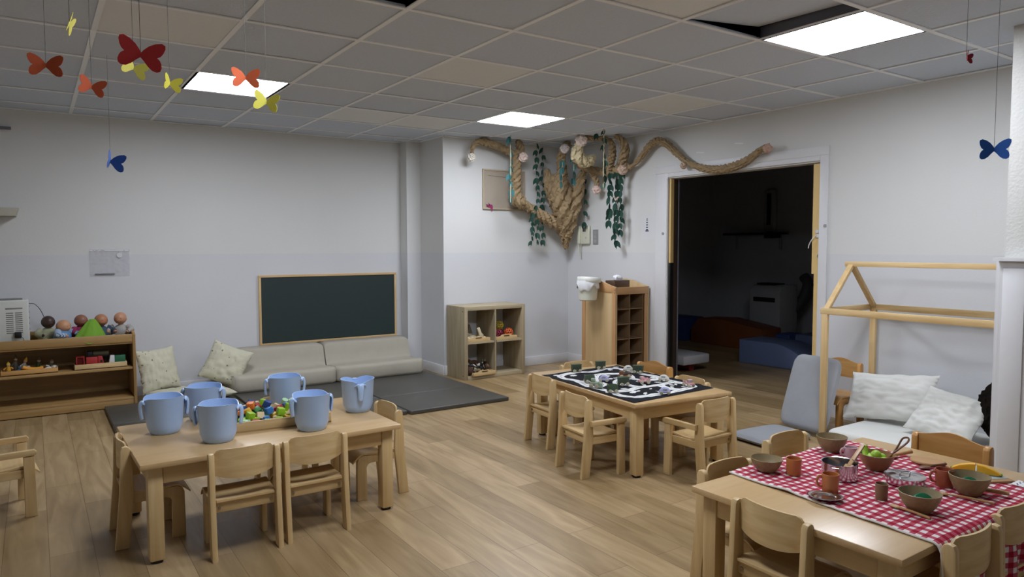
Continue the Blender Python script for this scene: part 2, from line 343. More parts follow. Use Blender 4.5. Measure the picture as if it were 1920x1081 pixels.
# ============================================================ chairs
def prof_leg(y0, y1, z0, z1): return [(y0, z0), (y1, z0), (y1, z1), (y0, z1)]
def make_chair(name='childrens_chair', arms=False, big=False, loc=(0, 0, 0)):
    t = thing(name, 'x', 'chair', loc)
    s = 1.07 if big else 1.0
    mz, mx, my = (M['oz'], M['ox'], M['ox']) if big else (M['bz'], M['bx'], M['by'])
    pt = .028 if big else .024
    for sx in (-1, 1):
        x = sx*.136*s
        poly = [(-.155, 0), (-.1, 0), (-.075, .24), (-.083, .435), (-.09, .447), (-.103, .452), (-.117, .448), (-.124, .435), (-.132, .24)]
        MB().prism([(a*s, b*s) for a, b in poly], x-pt/2, x+pt/2, 'x', .005, smooth=True).build('back_post', mz, t)
        if arms:
            xf = sx*.157; poly = [(.085, 0), (.135, 0), (.13, .3), (.085, .3)]
            MB().prism(poly, xf-.0125, xf+.0125, 'x', .004, smooth=True).build('leg', mz, t)
            poly = [(-.105, .302), (.125, .302), (.138, .308), (.14, .32), (.13, .332), (-.105, .332)]
            MB().prism(poly, sx*.149, sx*.177, 'x', .005, smooth=True).build('armrest', my, t)
            MB().box((sx*.134, 0, .212), (.02, .21, .042), .003).build('side_rail', my, t)
        else:
            poly = [(.075, 0), (.132, 0), (.13, .205), (.122, .225), (.1, .236), (-.085, .236), (-.085, .192), (.055, .192), (.07, .186), (.078, .17)]
            MB().prism([(a*s, b*s) for a, b in poly], x*.9-pt/2, x*.9+pt/2, 'x', .004, smooth=True).build('leg', mz, t)
    rr = MB().box((0, -.098*s, .216*s), (.25*s, .018, .047), .003).build('seat_rail', mx, t)
    for sx in (-1, 1): MB().cyl((sx*.108*s, -.1085*s, .213*s), .007, .004, 12, 'y').build('bolt', M['bolt'], rr)
    MB().box((0, .085*s, .205*s), (.25*s, .018, .04), .003).build('seat_rail', mx, t)
    # seat: moulded plywood, dished, dropping over the front edge
    ny, nx = 16, 10; ys = [-.118+i*.272/ny for i in range(ny+1)]
    b = bmesh.new(); g = []
    for k in (0, 1):
        rows = []
        for i, y in enumerate(ys):
            hw = .12 if y < -.085 else .138
            if arms: hw = min(hw, .14)
            q = (y+.118)/.272
            z = .2495 - .009*math.sin(PI*min(1, q/.8))**2 if q < .8 else .2495 - .35*(q-.8)**1.35
            rows.append([b.verts.new((hw*s*(2*j/nx-1), y*s, (z-(0 if k == 0 else .0095) - .004*(1-(2*j/nx-1)**2)*math.sin(PI*min(1, q)))*s)) for j in range(nx+1)])
        g.append(rows)
    for i in range(ny):
        for j in range(nx):
            b.faces.new((g[0][i][j], g[0][i][j+1], g[0][i+1][j+1], g[0][i+1][j])); b.faces.new((g[1][i][j], g[1][i+1][j], g[1][i+1][j+1], g[1][i][j+1]))
        for j, k in ((0, 1), (nx, -1)): b.faces.new((g[0][i][j], g[0][i+1][j], g[1][i+1][j], g[1][i][j]))
    for j in range(nx):
        for i in (0, ny): b.faces.new((g[0][i][j], g[0][i][j+1], g[1][i][j+1], g[1][i][j]))
    mb = MB(); mb.merge(b); mb.build('seat', mx, t)
    # backrest: bowed plywood panel between the posts
    b = bmesh.new(); nx, nz = 18, 8; g = []
    for k in (0, 1):
        cols = []
        for i in range(nx+1):
            u = 2*i/nx-1; hw = .126
            if big: ztop = .452+.022*(math.cos(u*PI)+1)/2 - .002; zbot = .345; bow = .012
            else:
                ztop = .464 - (.03*max(0, (abs(u)-.78)/.22)**2.2); zbot = .332+.022*abs(u)**2.4; bow = .026
            y = -.1 - bow*(1-u*u) + (.008 if k == 0 else 0)
            cols.append([b.verts.new((hw*s*u, y*s, (zbot+(ztop-zbot)*j/nz)*s)) for j in range(nz+1)])
        g.append(cols)
    for i in range(nx):
        for j in range(nz):
            b.faces.new((g[0][i][j], g[0][i+1][j], g[0][i+1][j+1], g[0][i][j+1])); b.faces.new((g[1][i][j], g[1][i][j+1], g[1][i+1][j+1], g[1][i+1][j]))
        for j in (0, nz): b.faces.new((g[0][i][j], g[0][i+1][j], g[1][i+1][j], g[1][i][j]))
    for j in range(nz):
        for i in (0, nx): b.faces.new((g[0][i][j], g[0][i][j+1], g[1][i][j+1], g[1][i][j]))
    mb = MB(); mb.merge(b); mb.build('backrest', mx, t)
    return t
def seat_at(proto, used, mid, face, label, group):
    """mid = middle of the top of the back, face = direction the sitter looks (degrees)"""
    a = R(face); o = (mid[0]+.107*math.cos(a), mid[1]+.107*math.sin(a), 0); rz = a-PI/2
    if not used:
        proto.location = o; proto.rotation_euler = (0, 0, rz); proto['label'] = label; proto['group'] = group; return proto
    return copy_tree(proto, None, o, rz, label, group)
c0 = make_chair(); ca = make_chair(arms=True); cbg = make_chair(big=True)
GA, GB, GC = 'chairs round the bucket table', 'chairs round the road mat table', 'chairs round the checked cloth table'
seat_at(c0, 0, (-1.2, 1.109), 0.5, 'small beech chair at the left end of the bucket table', GA)
for mid, f, lb, gr in [
  ((-.774, .641), 89, 'small beech chair at the bucket table, left of the two in front', GA),
  ((-.458, .657), 90.3, 'small beech chair at the bucket table, right of the two in front', GA),
  ((.088, 1.071), 180, 'small beech chair at the right end of the bucket table', GA),
  ((-.345, 1.594), -90, 'small beech chair behind the bucket table, mostly hidden by buckets', GA),
  ((1.277, 1.276), -3, 'small beech chair at the road mat table, far left side, next to the cube shelf', GB),
  ((1.824, 1.575), -91, 'small beech chair behind the far end of the road mat table', GB),
  ((2.05, .654), 176, 'small beech chair on the doorway side of the road mat table, near its right corner', GB),
  ((.76, -.665), -90.7, 'small beech chair behind the checked cloth table beside its left corner', GC),
  ((1.326, -.54), -90.2, 'small beech chair behind the checked cloth table in front of the grey floor seat', GC),
  ((.477, -1.076), -.9, 'small beech chair with its back to the camera at the checked cloth table', GC),
  ((.82, -1.542), 88.6, 'small beech chair at bottom right, beside the hanging end of the checked cloth', GC),
  ((1.19, -1.515), 89, 'small beech chair at the right edge of the photo beside the checked cloth', GC)]:
    seat_at(c0, 1, mid, f, lb, gr)
seat_at(ca, 0, (1.088, .688), -5.8, 'small beech armchair at the left side of the road mat table, front', GB)
seat_at(ca, 1, (1.662, .132), 90, 'small beech armchair at the near end of the road mat table', GB)
seat_at(ca, 1, (-1.78, 1.79), 6, 'small beech armchair at the left edge of the photo', 'single armchair by itself')
seat_at(cbg, 0, (3.355, .415), 180, 'larger orange-toned wooden chair standing against the wall behind the grey floor seat', 'orange-toned wooden chairs')
seat_at(cbg, 1, (2.13, 1.08), 180, 'orange-toned wooden chair at the far right side of the road mat table', GB)
seat_at(cbg, 1, (1.765, -1.05), 179, 'orange-toned wooden chair at the far right end of the checked cloth table', GC)

# ============================================================ left bookcase
bc = thing('low_bookcase', 'long low brown wooden bookcase against the left part of the back wall', 'bookcase', (-.82, 4.08, 0))
BL, BD = 1.55, .44
sp = lambda x: MB().prism([(0, 0), (BD, 0), (BD, .635), (.12, .635), (.02, .61), (0, .6)], x-.022, x, 'x', .002)
sp(0).build('side_panel', M['oakz'], bc); sp(-BL+.022).build('side_panel', M['oakz'], bc)
MB().box((-BL/2, BD/2, .535), (BL-.044, BD-.02, .02), .002).build('shelf', M['oak'], bc)
MB().box((-BL/2, .012, .572), (BL-.046, .02, .066), .004).build('front_lip', M['oak'], bc)
MB().box((-BL/2, BD/2, .322), (BL-.044, BD-.03, .02), .002).build('shelf', M['oak'], bc)
MB().box((-BL/2, BD/2, .072), (BL-.044, BD-.02, .02), .002).build('shelf', M['oak'], bc)
MB().box((-BL/2, .02, .034), (BL-.046, .018, .056), .002).build('plinth', M['oak'], bc)
MB().box((-BL/2, BD-.012, .32), (BL-.044, .008, .6)).build('back_panel', M['oak'], bc)
MB().box((-BL/2, BD-.025, .6), (BL-.044, .014, .06)).build('back_lip', M['oak'], bc)
# electric fan heater / purifier on the bookcase
ht = thing('air_purifier', 'white box-shaped air purifier with slotted front on the brown bookcase', 'appliance', (-1.74, 4.3, .545))
MB().box((0, 0, .185), (.4, .17, .36), .012, seg=3).build('casing', M['white_pl'], ht)
g = MB()
for cx in (.075, .133):
    for k in range(11): g.box((cx, -.0845, .11+.0155*k), (.047, .004, .0055))
g.build('vent_slots', flat('slot_dark', '5e5d55', .7), ht)
MB().box((.104, -.085, .3), (.11, .004, .012), .003).build('handle_recess', flat('slot_grey', '83827a', .6), ht)
MB().box((-.02, 0, .368), (.36, .14, .008), .003).build('top_grille', flat('grille_grey', '77766f', .6), ht)
g = MB()
for k in range(6): g.box((.2005, .02, .08+.045*k), (.003, .012, .014))
g.build('side_ports', M['black'], ht)
pl = thing('power_adapter', 'black power adapter with a short cable on the white air purifier', 'adapter', (-1.615, 4.2, .61))
MB().box((0, 0, .03), (.045, .026, .045), .004).build('adapter_body', M['black'], pl)
MB().tube(spline([(.018, .006, .01), (.032, .006, .0), (.034, .008, -.02), (.02, .012, -.03), (.0, .014, -.036)]), .002, 6).build('cable', M['black'], pl)
tag(MB().tube(spline([(-1.538, 4.36, .87), (-1.5, 4.4, .86), (-1.46, 4.44, .8), (-1.43, 4.46, .7), (-1.42, 4.46, .56)]), .0025, 6).build('power_cable', M['black']), 'thin grey power cable rising from behind the dolls to the white air purifier', 'cable')
# ------------------------------------------------------------ trays
def tray(name, label, cat, loc, L, W, h, rz=0, mat=None, handle=False, group=None, th=.008):
    t = thing(name, label, cat, loc, rz, group); mt = mat or M['bx']
    MB().box((0, 0, .004), (L, W, .007)).build('tray_base', mt, t)
    for sy in (-1, 1):
        if handle:
            p = [(-L/2, 0), (L/2, 0), (L/2, h), (L*.3, h*1.05), (L*.2, h*1.5), (-L*.2, h*1.5), (-L*.3, h*1.05), (-L/2, h)]
            s_ = MB().prism(p, sy*(W/2)-th/2, sy*(W/2)+th/2, 'y', .001).build('tray_end', mt, t)
            MB().box((0, sy*(W/2)-.0045, h*1.12), (L*.26, .003, h*.3), .001).build('grip_slot', flat('slot_brown', '5a4025', .7), s_)
        else: MB().box((0, sy*(W/2-th/2), h/2), (L, th, h), .0015).build('tray_side', mt, t)
    for sx in (-1, 1): MB().box((sx*(L/2-th/2), 0, h/2), (th, W-2*th, h), .0015).build('tray_side', mt, t)
    return t
# ============================================================ cube shelf
ks = thing('cube_shelf', 'grey-oak four-compartment cube shelf standing in the alcove corner', 'shelf', (1.985, 3.5, 0))
KW, KD, KH = .725, .36, .725
for x in (.019, KW-.019): MB().box((x, KD/2, KH/2), (.038, KD, KH), .001).build('side_panel', M['grey_oak'], ks)
MB().box((KW/2, KD/2, KH-.019), (KW-.076, KD, .038), .001).build('top_panel', M['grey_oakx'], ks)
MB().box((KW/2, KD/2, .019), (KW-.076, KD, .038), .001).build('bottom_panel', M['grey_oakx'], ks)
MB().box((KW/2, KD/2, KH/2), (.016, KD-.004, KH-.076)).build('divider', M['grey_oak'], ks)
for x in (KW*.25+.008, KW*.75-.008): MB().box((x, KD/2, KH/2), (KW/2-.046, KD-.004, .016)).build('shelf', M['grey_oakx'], ks)
for z in (.68, .04):
    MB().cyl((-.001, .03, z), .005, .003, 10, 'x').build('screw_cap', M['foot'], ks)
# ============================================================ pigeon-hole unit by the door
pu = thing('pigeonhole_unit', 'tall beech pigeonhole unit with ten compartments standing left of the doorway', 'cabinet', (3.116, 2.562, 0))
PW, PD = .44, .5
side = [(0, 0), (PD, 0), (PD, .99), (.3, .985), (.2, .975), (.08, .94), (0, .925)]
for i, x in enumerate((0, PW-.02)):
    s_ = MB().prism(side, x, x+.02, 'x', .003, smooth=False).build('side_panel', M['birch'], pu)
    if i == 0:
        fr = MB(); fr.prism([(0, 0), (.05, 0), (.05, .9), (.0, .9)], -.006, .001, 'x', .002); fr.prism([(PD-.05, 0), (PD, 0), (PD, .9), (PD-.05, .9)], -.006, .001, 'x', .002)
        fr.prism([(0, .875), (PD, .875), (PD, .99), (.3, .985), (.2, .975), (.08, .94), (0, .925)], -.0065, .0015, 'x', .002); fr.prism([(0, 0), (PD, 0), (PD, .06), (0, .06)], -.0062, .001, 'x', .002)
        fr.build('side_frame', wood('beech_red_z', 'c69b6c', 'b78b5c', 'z'), s_)
        sc = MB()
        for y, z in ((.012, .9), (.012, .87), (.012, .09), (PD-.012, .12)): sc.cyl((-.007, y, z), .004, .003, 8, 'x')
        sc.build('screws', M['foot'], s_)
MB().box((PW/2, PD/2, .9), (PW-.04, PD-.01, .016)).build('top_panel', M['bx'], pu)
MB().box((PW/2, .01, .888), (PW-.04, .02, .07), .003).build('top_rail', wood('beech_red_x', 'c69b6c', 'b78b5c', 'x'), pu)
MB().box((PW/2, .01, .06), (PW-.04, .018, .12), .003).build('bottom_rail', wood('beech_red_x', 'c69b6c', 'b78b5c', 'x'), pu)
MB().box((PW-.035, .012, .49), (.03, .016, .74), .002).build('right_stile', wood('beech_red_z', 'c69b6c', 'b78b5c', 'z'), pu)
MB().box((PW/2, PD-.02, .48), (PW-.04, .01, .8)).build('back_panel', M['brown_panel'], pu)
g0, g1 = .024, PW-.06
for k in range(6): MB().box(((g0+g1)/2, .2, .122+k*.1465), (g1-g0, .36, .006)).build('shelf', M['brown_panel'], pu)
for x in (g0, (g0+g1)/2, g1): MB().box((x, .2, .488), (.006, .358, .73)).build('divider', M['brown_panel'], pu)
tb_ = thing('tissue_box', 'dark brown tissue box on top of the pigeonhole unit', 'tissue box', (3.3, 2.74, .909), R(8))
MB().box((0, 0, .037), (.23, .12, .074), .003).build('box_body', wood('dark_walnut', '5b4331', '4a3526', 'x'), tb_)
b = bmesh.new(); bmesh.ops.create_icosphere(b, subdivisions=3, radius=.042)
for v in b.verts:
    nn = noise.noise(v.co*60)+noise.noise(v.co*25+Vector((3, 1, 2)))
    v.co *= 1+.22*nn; v.co.z = v.co.z*.9+.09; v.co.x *= 1.15
mb = MB(); mb.merge(b); mb.build('tissue', M['paper_w'], tb_)
# bin hooked on the side of the unit
bn = thing('hanging_bin', 'white plastic bin with a liner bag hooked on the side of the pigeonhole unit', 'bin', (2.992, 2.83, .79)); bn.scale = (1.16, 1.16, 1.16)
MB().lathe([(0, 0), (.066, 0), (.076, .008), (.088, .15), (.086, .15), (.073, .012), (0, .008)], 32).build('bucket', flat('bin_plastic', 'cfd0c0', .4, var=.02), bn)
b = MB(); b.lathe([(.091, .172), (.094, .15), (.098, .115), (.092, .1), (.0905, .105), (.09, .17)], 48, zmod=lambda j, th: (.018*math.sin(3*th)+.012*math.sin(7*th+1) if j in (2, 3, 4) else 0)); b.build('liner_bag', flat('bag_plastic', 'e2e3e4', .35, var=.02), bn)
MB().lathe([(.098, .155), (.101, .16), (.101, .188), (.095, .197), (.06, .2), (.055, .192), (.054, .186), (.09, .185), (.095, .16)], 40, M4=Matrix.Rotation(R(4), 4, 'Y')).build('lid_ring', flat('bin_lid', 'dcdcd2', .4, var=.02), bn)
MB().box((.095, 0, .16), (.02, .05, .05), .003).build('hook', flat('bin_plastic', 'cfd0c0', .4), bn)
# ============================================================ chalkboard
cbk = thing('chalkboard', 'wide green chalkboard with a thin wooden frame on the back wall', 'chalkboard', (1.012, 4.538, .36))
CW, CH = 1.44, .685
MB().box((0, -.008, CH/2), (CW-.03, .01, CH-.03)).build('board', M['board'], cbk)
for z in (.011, CH-.011): MB().box((0, -.011, z), (CW, .022, .022), .002).build('frame_rail', M['pine'] if 0 else wood('pine_x', 'd9b98a', 'c6a06a', 'x'), cbk)
for x in (-1, 1): MB().box((x*(CW/2-.011), -.011, CH/2), (.022, .0215, CH-.044), .002).build('frame_stile', M['pine'], cbk)
# ============================================================ mats and foam seats
def mat_piece(label, x0, x1, y0, y1, folds):
    t = thing('exercise_mat', label, 'mat', ((x0+x1)/2, (y0+y1)/2, 0), 0, 'dark folding gym mats')
    ys = [y0]+folds+[y1]; cy = (y0+y1)/2
    for a, b_ in zip(ys, ys[1:]):
        MB().box((0, (a+b_)/2-cy, .0165), (x1-x0, b_-a-.004, .033), .007, seg=3).build('mat_panel', M['mat_dark'], t)
    return t
mat_piece('dark grey gym mat in front of the cube shelf, rightmost of the three', .915, 1.84, 2.5, 4.23, [3.12])
mat_piece('dark grey gym mat in the middle of the three, under the foam seats', -.075, .9, 2.53, 4.25, [3.13])
mat_piece('dark grey gym mat nearest the brown bookcase, leftmost of the three', -1.06, -.1, 2.68, 4.06, [3.35])
def foam_seat(label, x0, x1):
    prof = [(3.955, .036), (3.945, .06), (3.945, .15), (3.955, .172), (3.985, .183), (4.08, .176), (4.19, .17), (4.245, .178), (4.27, .2), (4.295, .27), (4.315, .34), (4.33, .362), (4.36, .37), (4.47, .37), (4.5, .355), (4.51, .3), (4.51, .037)]
    n = 26; b = bmesh.new(); rings = []
    for i in range(n+1):
        u = i/n; e = min(u, 1-u)*(x1-x0); ins = .018*max(0, 1-e/.03)**2
        cy, cz = 4.25, .15; ring = []
        for (y, z) in prof:
            q = noise.noise(Vector((u*5+x0*9, y*7, z*9)))*.005 + noise.noise(Vector((u*2.4+x0*5, y*16, z*16)))*.004
            dy, dz = y-cy, z-cz; L_ = math.hypot(dy, dz)
            ring.append(b.verts.new((x0+(x1-x0)*u, y-dy/L_*(ins-q), max(.035, z-dz/L_*(ins-q)))))
        rings.append(ring)
    m = len(prof)
    for r0, r1 in zip(rings, rings[1:]):
        for k in range(m): b.faces.new((r0[k], r0[(k+1) % m], r1[(k+1) % m], r1[k]))
    b.faces.new(rings[0]); b.faces.new(rings[-1][::-1])
    mb = MB(); mb.merge(b); o = mb.build('foam_sofa', M['sofa'], sharp=R(70)); return tag(o, label, 'foam sofa', 'beige foam seats under the chalkboard')
foam_seat('beige fabric foam seat with backrest, left one under the chalkboard', -.07, .845); foam_seat('beige fabric foam seat with backrest, right one beside the pier', .857, 1.765)
# ------------------------------------------------------------ cushions
def printed(name, base, ink, scale=22, thr=.17):
    m, n, l, b = new_mat(name)
    tc = n.new('ShaderNodeTexCoord'); v = n.new('ShaderNodeTexVoronoi'); v.inputs['Scale'].default_value = scale; v.inputs['Randomness'].default_value = .55
    l.new(tc.outputs['UV'], v.inputs['Vector'])
    ns = n.new('ShaderNodeTexNoise'); ns.inputs['Scale'].default_value = 60; l.new(tc.outputs['UV'], ns.inputs['Vector'])
    ad = n.new('ShaderNodeMath'); ad.operation = 'MULTIPLY_ADD'; ad.inputs[1].default_value = .55; l.new(ns.outputs['Fac'], ad.inputs[0]); l.new(v.outputs['Distance'], ad.inputs[2])
    lt = n.new('ShaderNodeMath'); lt.operation = 'LESS_THAN'; lt.inputs[1].default_value = thr+.26; l.new(ad.outputs[0], lt.inputs[0])
    mx = n.new('ShaderNodeMix'); mx.data_type = 'RGBA'; l.new(lt.outputs[0], mx.inputs['Factor']); mx.inputs[6].default_value = lin(base); mx.inputs[7].default_value = lin(ink)
    l.new(mx.outputs[2], b.inputs['Base Color']); b.inputs['Roughness'].default_value = .9
    return m
def pillow_mesh(w_, h_, t_, seed=0, wr=.006, sharp=.55, gather=0):
    n = 36; b = bmesh.new(); uvl = b.loops.layers.uv.new('UVMap'); top, bot = [], []
    for s_, L_ in ((1, top), (-1, bot)):
        for i in range(n+1):
            row = []
            for j in range(n+1):
                u, v = 2*i/n-1, 2*j/n-1
                fx, fy = (1-abs(u)**2.6), (1-abs(v)**2.6)
                pz = t_/2*(max(0, fx*fy))**sharp
                wv = (noise.noise(Vector((u*3+seed, v*3, s_*2)))*1.2+noise.noise(Vector((u*7+seed, v*4.5, s_*5+seed))))*wr*(.25+min(1, fx*fy*2))
                if gather: wv += gather*.004*math.sin(v*46+seed+2*math.sin(u*3))*(abs(u)**3)*max(0, fy)
                px, py = w_/2*u*(1-.07*(1-v*v)*abs(u)), h_/2*v*(1-.07*(1-u*u)*abs(v))
                row.append(b.verts.new((px+noise.noise(Vector((v*4+seed, 1, 0)))*.006, py, s_*pz+wv)))
            L_.append(row)
    for i in range(n):
        for j in range(n):
            for L_, fl in ((top, 0), (bot, 1)):
                q = [(i, j), (i+1, j), (i+1, j+1), (i, j+1)]
                if fl: q = q[::-1]
                f = b.faces.new([L_[x][y] for x, y in q])
                for lp, (x, y) in zip(f.loops, q): lp[uvl].uv = (x/n*w_, y/n*h_)
    bmesh.ops.remove_doubles(b, verts=b.verts[:], dist=.0006)
    return b
def pillow(name, label, cat, mat, w_, h_, t_, Mx, group=None, **k):
    b = pillow_mesh(w_, h_, t_, **k); me = bpy.data.meshes.new(name)
    for f in b.faces: f.smooth = True
    b.to_mesh(me); b.free(); me.materials.append(mat)
    o = bpy.data.objects.new(name, me); COL.objects.link(o); o.matrix_world = Mx
    return tag(o, label, cat, group)
leafp = printed('leaf_print_cotton', 'c6c2ab', '7d7a5c'); starp = printed('star_print_cotton', 'c0bda6', '6f7468', 18, .13)
def stand(x, y, z, lean, roll, yaw=0):   # a pillow on edge: face towards -Y, leaning back, rolled in its own plane
    return Matrix.Translation((x, y, z)) @ Matrix.Rotation(R(yaw), 4, 'Z') @ Matrix.Rotation(R(90-lean), 4, 'X') @ Matrix.Rotation(R(roll), 4, 'Z')
GP = 'leaf print pillows by the bookcase'
pillow('pillow', 'cream leaf-print pillow leaning upright beside the brown bookcase', 'pillow', leafp, .34, .38, .13, stand(-.635, 4.25, .262, 16, 2, 20), GP, seed=3, gather=1.2)
pillow('pillow', 'cream leaf-print pillow tilted on its corner beside the left foam seat', 'pillow', leafp, .36, .36, .13, stand(-.09, 4.2, .265, 20, -24, -14), GP, seed=8, gather=1.0)
pillow('floor_cushion', 'flat grey-cream star-print cushion lying on the gym mat under the leaf pillows', 'cushion', starp, .62, .46, .085, Matrix.Translation((-.42, 3.99, .076)) @ Matrix.Rotation(R(8), 4, 'Z'), seed=5, sharp=.3)
# ============================================================ house frame bed
hb = thing('house_frame', 'pine house-shaped bed frame standing against the right wall', 'bed frame', (2.9, .27, 0))
HW, HL, HZ = .6, 1.1, .88
s_ = .042
for x in (0, HW):
    for y in (-.01, -HL): MB().box((x, y, (HZ-.02)/2), (.026, s_, HZ-.02), .002).build('post', M['pine'], hb)
    MB().box((x, -HL/2, HZ), (.024, HL+.04, .042), .002).build('side_beam', M['piney'], hb)
for y in (.012, -HL-.012): MB().box((HW/2, y, HZ), (HW, .02, .04), .002).build('cross_beam', wood('pine_x2', 'd9bd8b', 'c6a06a', 'x'), hb)
MB().box((HW/2, -HL/2, HZ+.312), (.034, HL+.06, .034), .002).build('ridge_beam', M['piney'], hb)
for y in (-.012, -HL+.012):
    for sx in (-1, 1):
        L_ = math.hypot(HW/2, .31); a = math.atan2(HW/2, .31)
        Mx = Matrix.Translation((HW/2+sx*HW/4, y, HZ+.155)) @ Matrix.Rotation(-sx*a, 4, 'Y')
        MB().box((0, 0, 0), (.024, .036, L_), .002, Mx).build('rafter', M['pine'], hb)
bt = MB()
for p in ((.0, .023, HZ+.005), (.02, .023, HZ-.005), (HW/2, .01, HZ+.318), (HW-.01, .023, HZ)): bt.cyl(p, .005, .004, 8, 'y')
bt.build('screws', M['foot'], hb)
white = flat('white_cotton', 'd6d6d0', .9, var=.02, scale=12, bump=.15, spec=.2)
b = MB(); b.box((0, 0, .066), (.72, 1.0, .13), .035, seg=4); 
o = b.build('mattress', white, None, (3.11, -.36, 0)); tag(o, 'thin white mattress on the floor inside the pine house frame', 'mattress')
def lean_pillow(c, yaw, lean, roll=0):    # broad face towards -X
    return Matrix.Translation(c) @ Matrix.Rotation(R(yaw), 4, 'Z') @ Matrix.Rotation(R(-90+lean), 4, 'Y') @ Matrix.Rotation(R(roll), 4, 'Z')
GW = 'white pillows in the house frame'
pillow('pillow', 'large white crumpled pillow at the left in the house frame', 'pillow', white, .36, .56, .13, lean_pillow((3.26, .0, .30), 4, 36, 6), GW, seed=21, wr=.011)
pillow('pillow', 'white pillow with crumpled edge on the right in the house frame', 'pillow', white, .34, .42, .13, lean_pillow((3.12, -.43, .275), -6, 42, -6), GW, seed=33, wr=.012)
fur = flat('black_fur', '17130f', .95, var=.3, scale=40, spec=.1)
b = bmesh.new(); bmesh.ops.create_icosphere(b, subdivisions=5, radius=1)
for v in b.verts:
    d = 1+.12*noise.noise(v.co*3)+.1*noise.noise(v.co*9)+.03*noise.noise(v.co*40)
    v.co = Vector((v.co.x*.15*d, v.co.y*.14*d, v.co.z*.19*d))
mb = MB(); mb.merge(b); tag(mb.build('fur_cushion', fur, None, (3.24, -.70, .34)), 'black fluffy fur cushion behind the white pillows by the column', 'cushion')
# grey folding floor seat
gs = thing('folding_floor_seat', 'grey padded folding floor seat leaning open against the wooden chair', 'floor seat', (2.9, .445, 0), R(-5))
grey = flat('grey_canvas', '95979a', .85, var=.04, scale=14, bump=.25, spec=.2)
def pad(w_, l_, t_, seed):
    n = 30; b = bmesh.new(); rows = []
    for s2 in (1, -1):
        g_ = []
        for i in range(n+1):
            r_ = []
            for j in range(n+1):
                u, v = 2*i/n-1, 2*j/n-1
                e = max(0, (abs(u)**6+abs(v)**6)); rr = 1-min(1, e)
                # rounded-rectangle outline
                k_ = 1/max(1, (abs(u)**7+abs(v)**7)**(1/7))
                r_.append(b.verts.new((w_/2*u*k_, l_/2*v*k_, s2*t_/2*rr**.3 + noise.noise(Vector((u*2+seed, v*2, 1)))*.004*rr)))
            g_.append(r_)
        rows.append(g_)
    for i in range(n):
        for j in range(n):
            b.faces.new((rows[0][i][j], rows[0][i+1][j], rows[0][i+1][j+1], rows[0][i][j+1])); b.faces.new((rows[1][i][j], rows[1][i][j+1], rows[1][i+1][j+1], rows[1][i+1][j]))
    bmesh.ops.remove_doubles(b, verts=b.verts[:], dist=.0008)
    mb = MB(); mb.merge(b); return mb
pad(.47, .335, .05, 1).build('seat_pad', grey, gs, (-.26, .01, .028))
o = pad(.53, .395, .05, 4).build('back_pad', grey, gs, (.115, -.005, .285)); o.rotation_euler = (0, R(-71), 0)
# ============================================================ things in the dark room
blue_f = flat('blue_foam_vinyl', '6b7ca3', .5, var=.04); dblue = flat('navy_foam_vinyl', '35477e', .5); orng = flat('orange_foam_vinyl', '7a4424', .5); redf = flat('red_foam_vinyl', '8c2f2c', .5)
o = MB().box((4.22, 2.83, .135), (.4, .62, .1), .02).build('foam_block', flat('white_vinyl', 'c9c9cc', .5)); tag(o, 'white foam block just inside the dark doorway', 'foam block', 'soft play blocks in the dark room')
o = MB().cyl((4.24, 2.86, .043), .043, .5, 20, 'y').build('foam_roll', redf); tag(o, 'red foam roll under the white block inside the dark doorway', 'foam roll')
pf = [(0, 0)] + [(0, .26), (.42, .26)] + [(.42+.6*i/12, .26-.19*(.5-.5*math.cos(PI*i/12))) for i in range(1, 13)] + [(1.3, .07), (1.3, 0)]
o = MB().prism(pf, 0, .45, 'y', .008, Matrix.Translation((5.14, 2.71, 0)) @ Matrix.Rotation(R(-86), 4, 'Z')).build('foam_slope', blue_f); tag(o, 'light blue wave-shaped foam slide in the dark room', 'foam slope', 'soft play blocks in the dark room')
o = MB().box((5.95, 2.1, .15), (.3, .7, .3), .02).build('foam_block', blue_f); tag(o, 'light blue foam block behind the wave-shaped slide in the dark room', 'foam block', 'soft play blocks in the dark room')
o = MB().box((5.95, 2.62, .14), (.3, .2, .28), .02).build('foam_block', dblue); tag(o, 'navy foam block behind the blue slide in the dark room', 'foam block', 'soft play blocks in the dark room')
pf = [(0, 0), (0, .2), (.12, .34), (.5, .36), (1.15, .28), (1.2, 0)]
o = MB().prism(pf, 0, .4, 'y', .02, Matrix.Translation((6.0, 4.2, 0)) @ Matrix.Rotation(R(-90), 4, 'Z')).build('foam_arch', orng); tag(o, 'orange-brown foam wedge in the dark room beside the air conditioner', 'foam block', 'soft play blocks in the dark room')
o = MB().box((6.2, 4.65, .16), (.4, .7, .32), .02).build('foam_block', dblue); tag(o, 'dark blue foam block at the far left of the dark room', 'foam block', 'soft play blocks in the dark room')
o = MB().box((6.6, 2.05, .2), (.4, .5, .24), .02).build('foam_block', redf); tag(o, 'dark red foam block at the right of the dark room', 'foam block', 'soft play blocks in the dark room')
ac = thing('portable_air_conditioner', 'white portable air conditioner standing in the dark room', 'air conditioner', (6.85, 3.5, 0))
acm = flat('ac_plastic', 'a9abad', .4)
MB().prism([(-.2, 0), (.2, 0), (.2, .8), (-.1, .8), (-.17, .76), (-.2, .7)], -.24, .24, 'y', .02, None, smooth=True).build('casing', acm, ac)
MB().box((-.06, 0, .81), (.2, .3, .02), .005).build('air_outlet', M['black'], ac)
MB().box((-.202, 0, .6), (.01, .34, .06), .003).build('intake_grille', M['foot'], ac)
MB().tube(spline([(.2, -.18, .45), (.3, -.25, .6), (.33, -.3, .8), (.36, -.22, .9)]), .07, 14).build('exhaust_hose', flat('grey_hose', '4a4d4d', .6), ac)
wf = thing('wall_fan', 'tall narrow white wall fan above a shelf in the dark room', 'fan', (7.5, 4.04, 1.5))
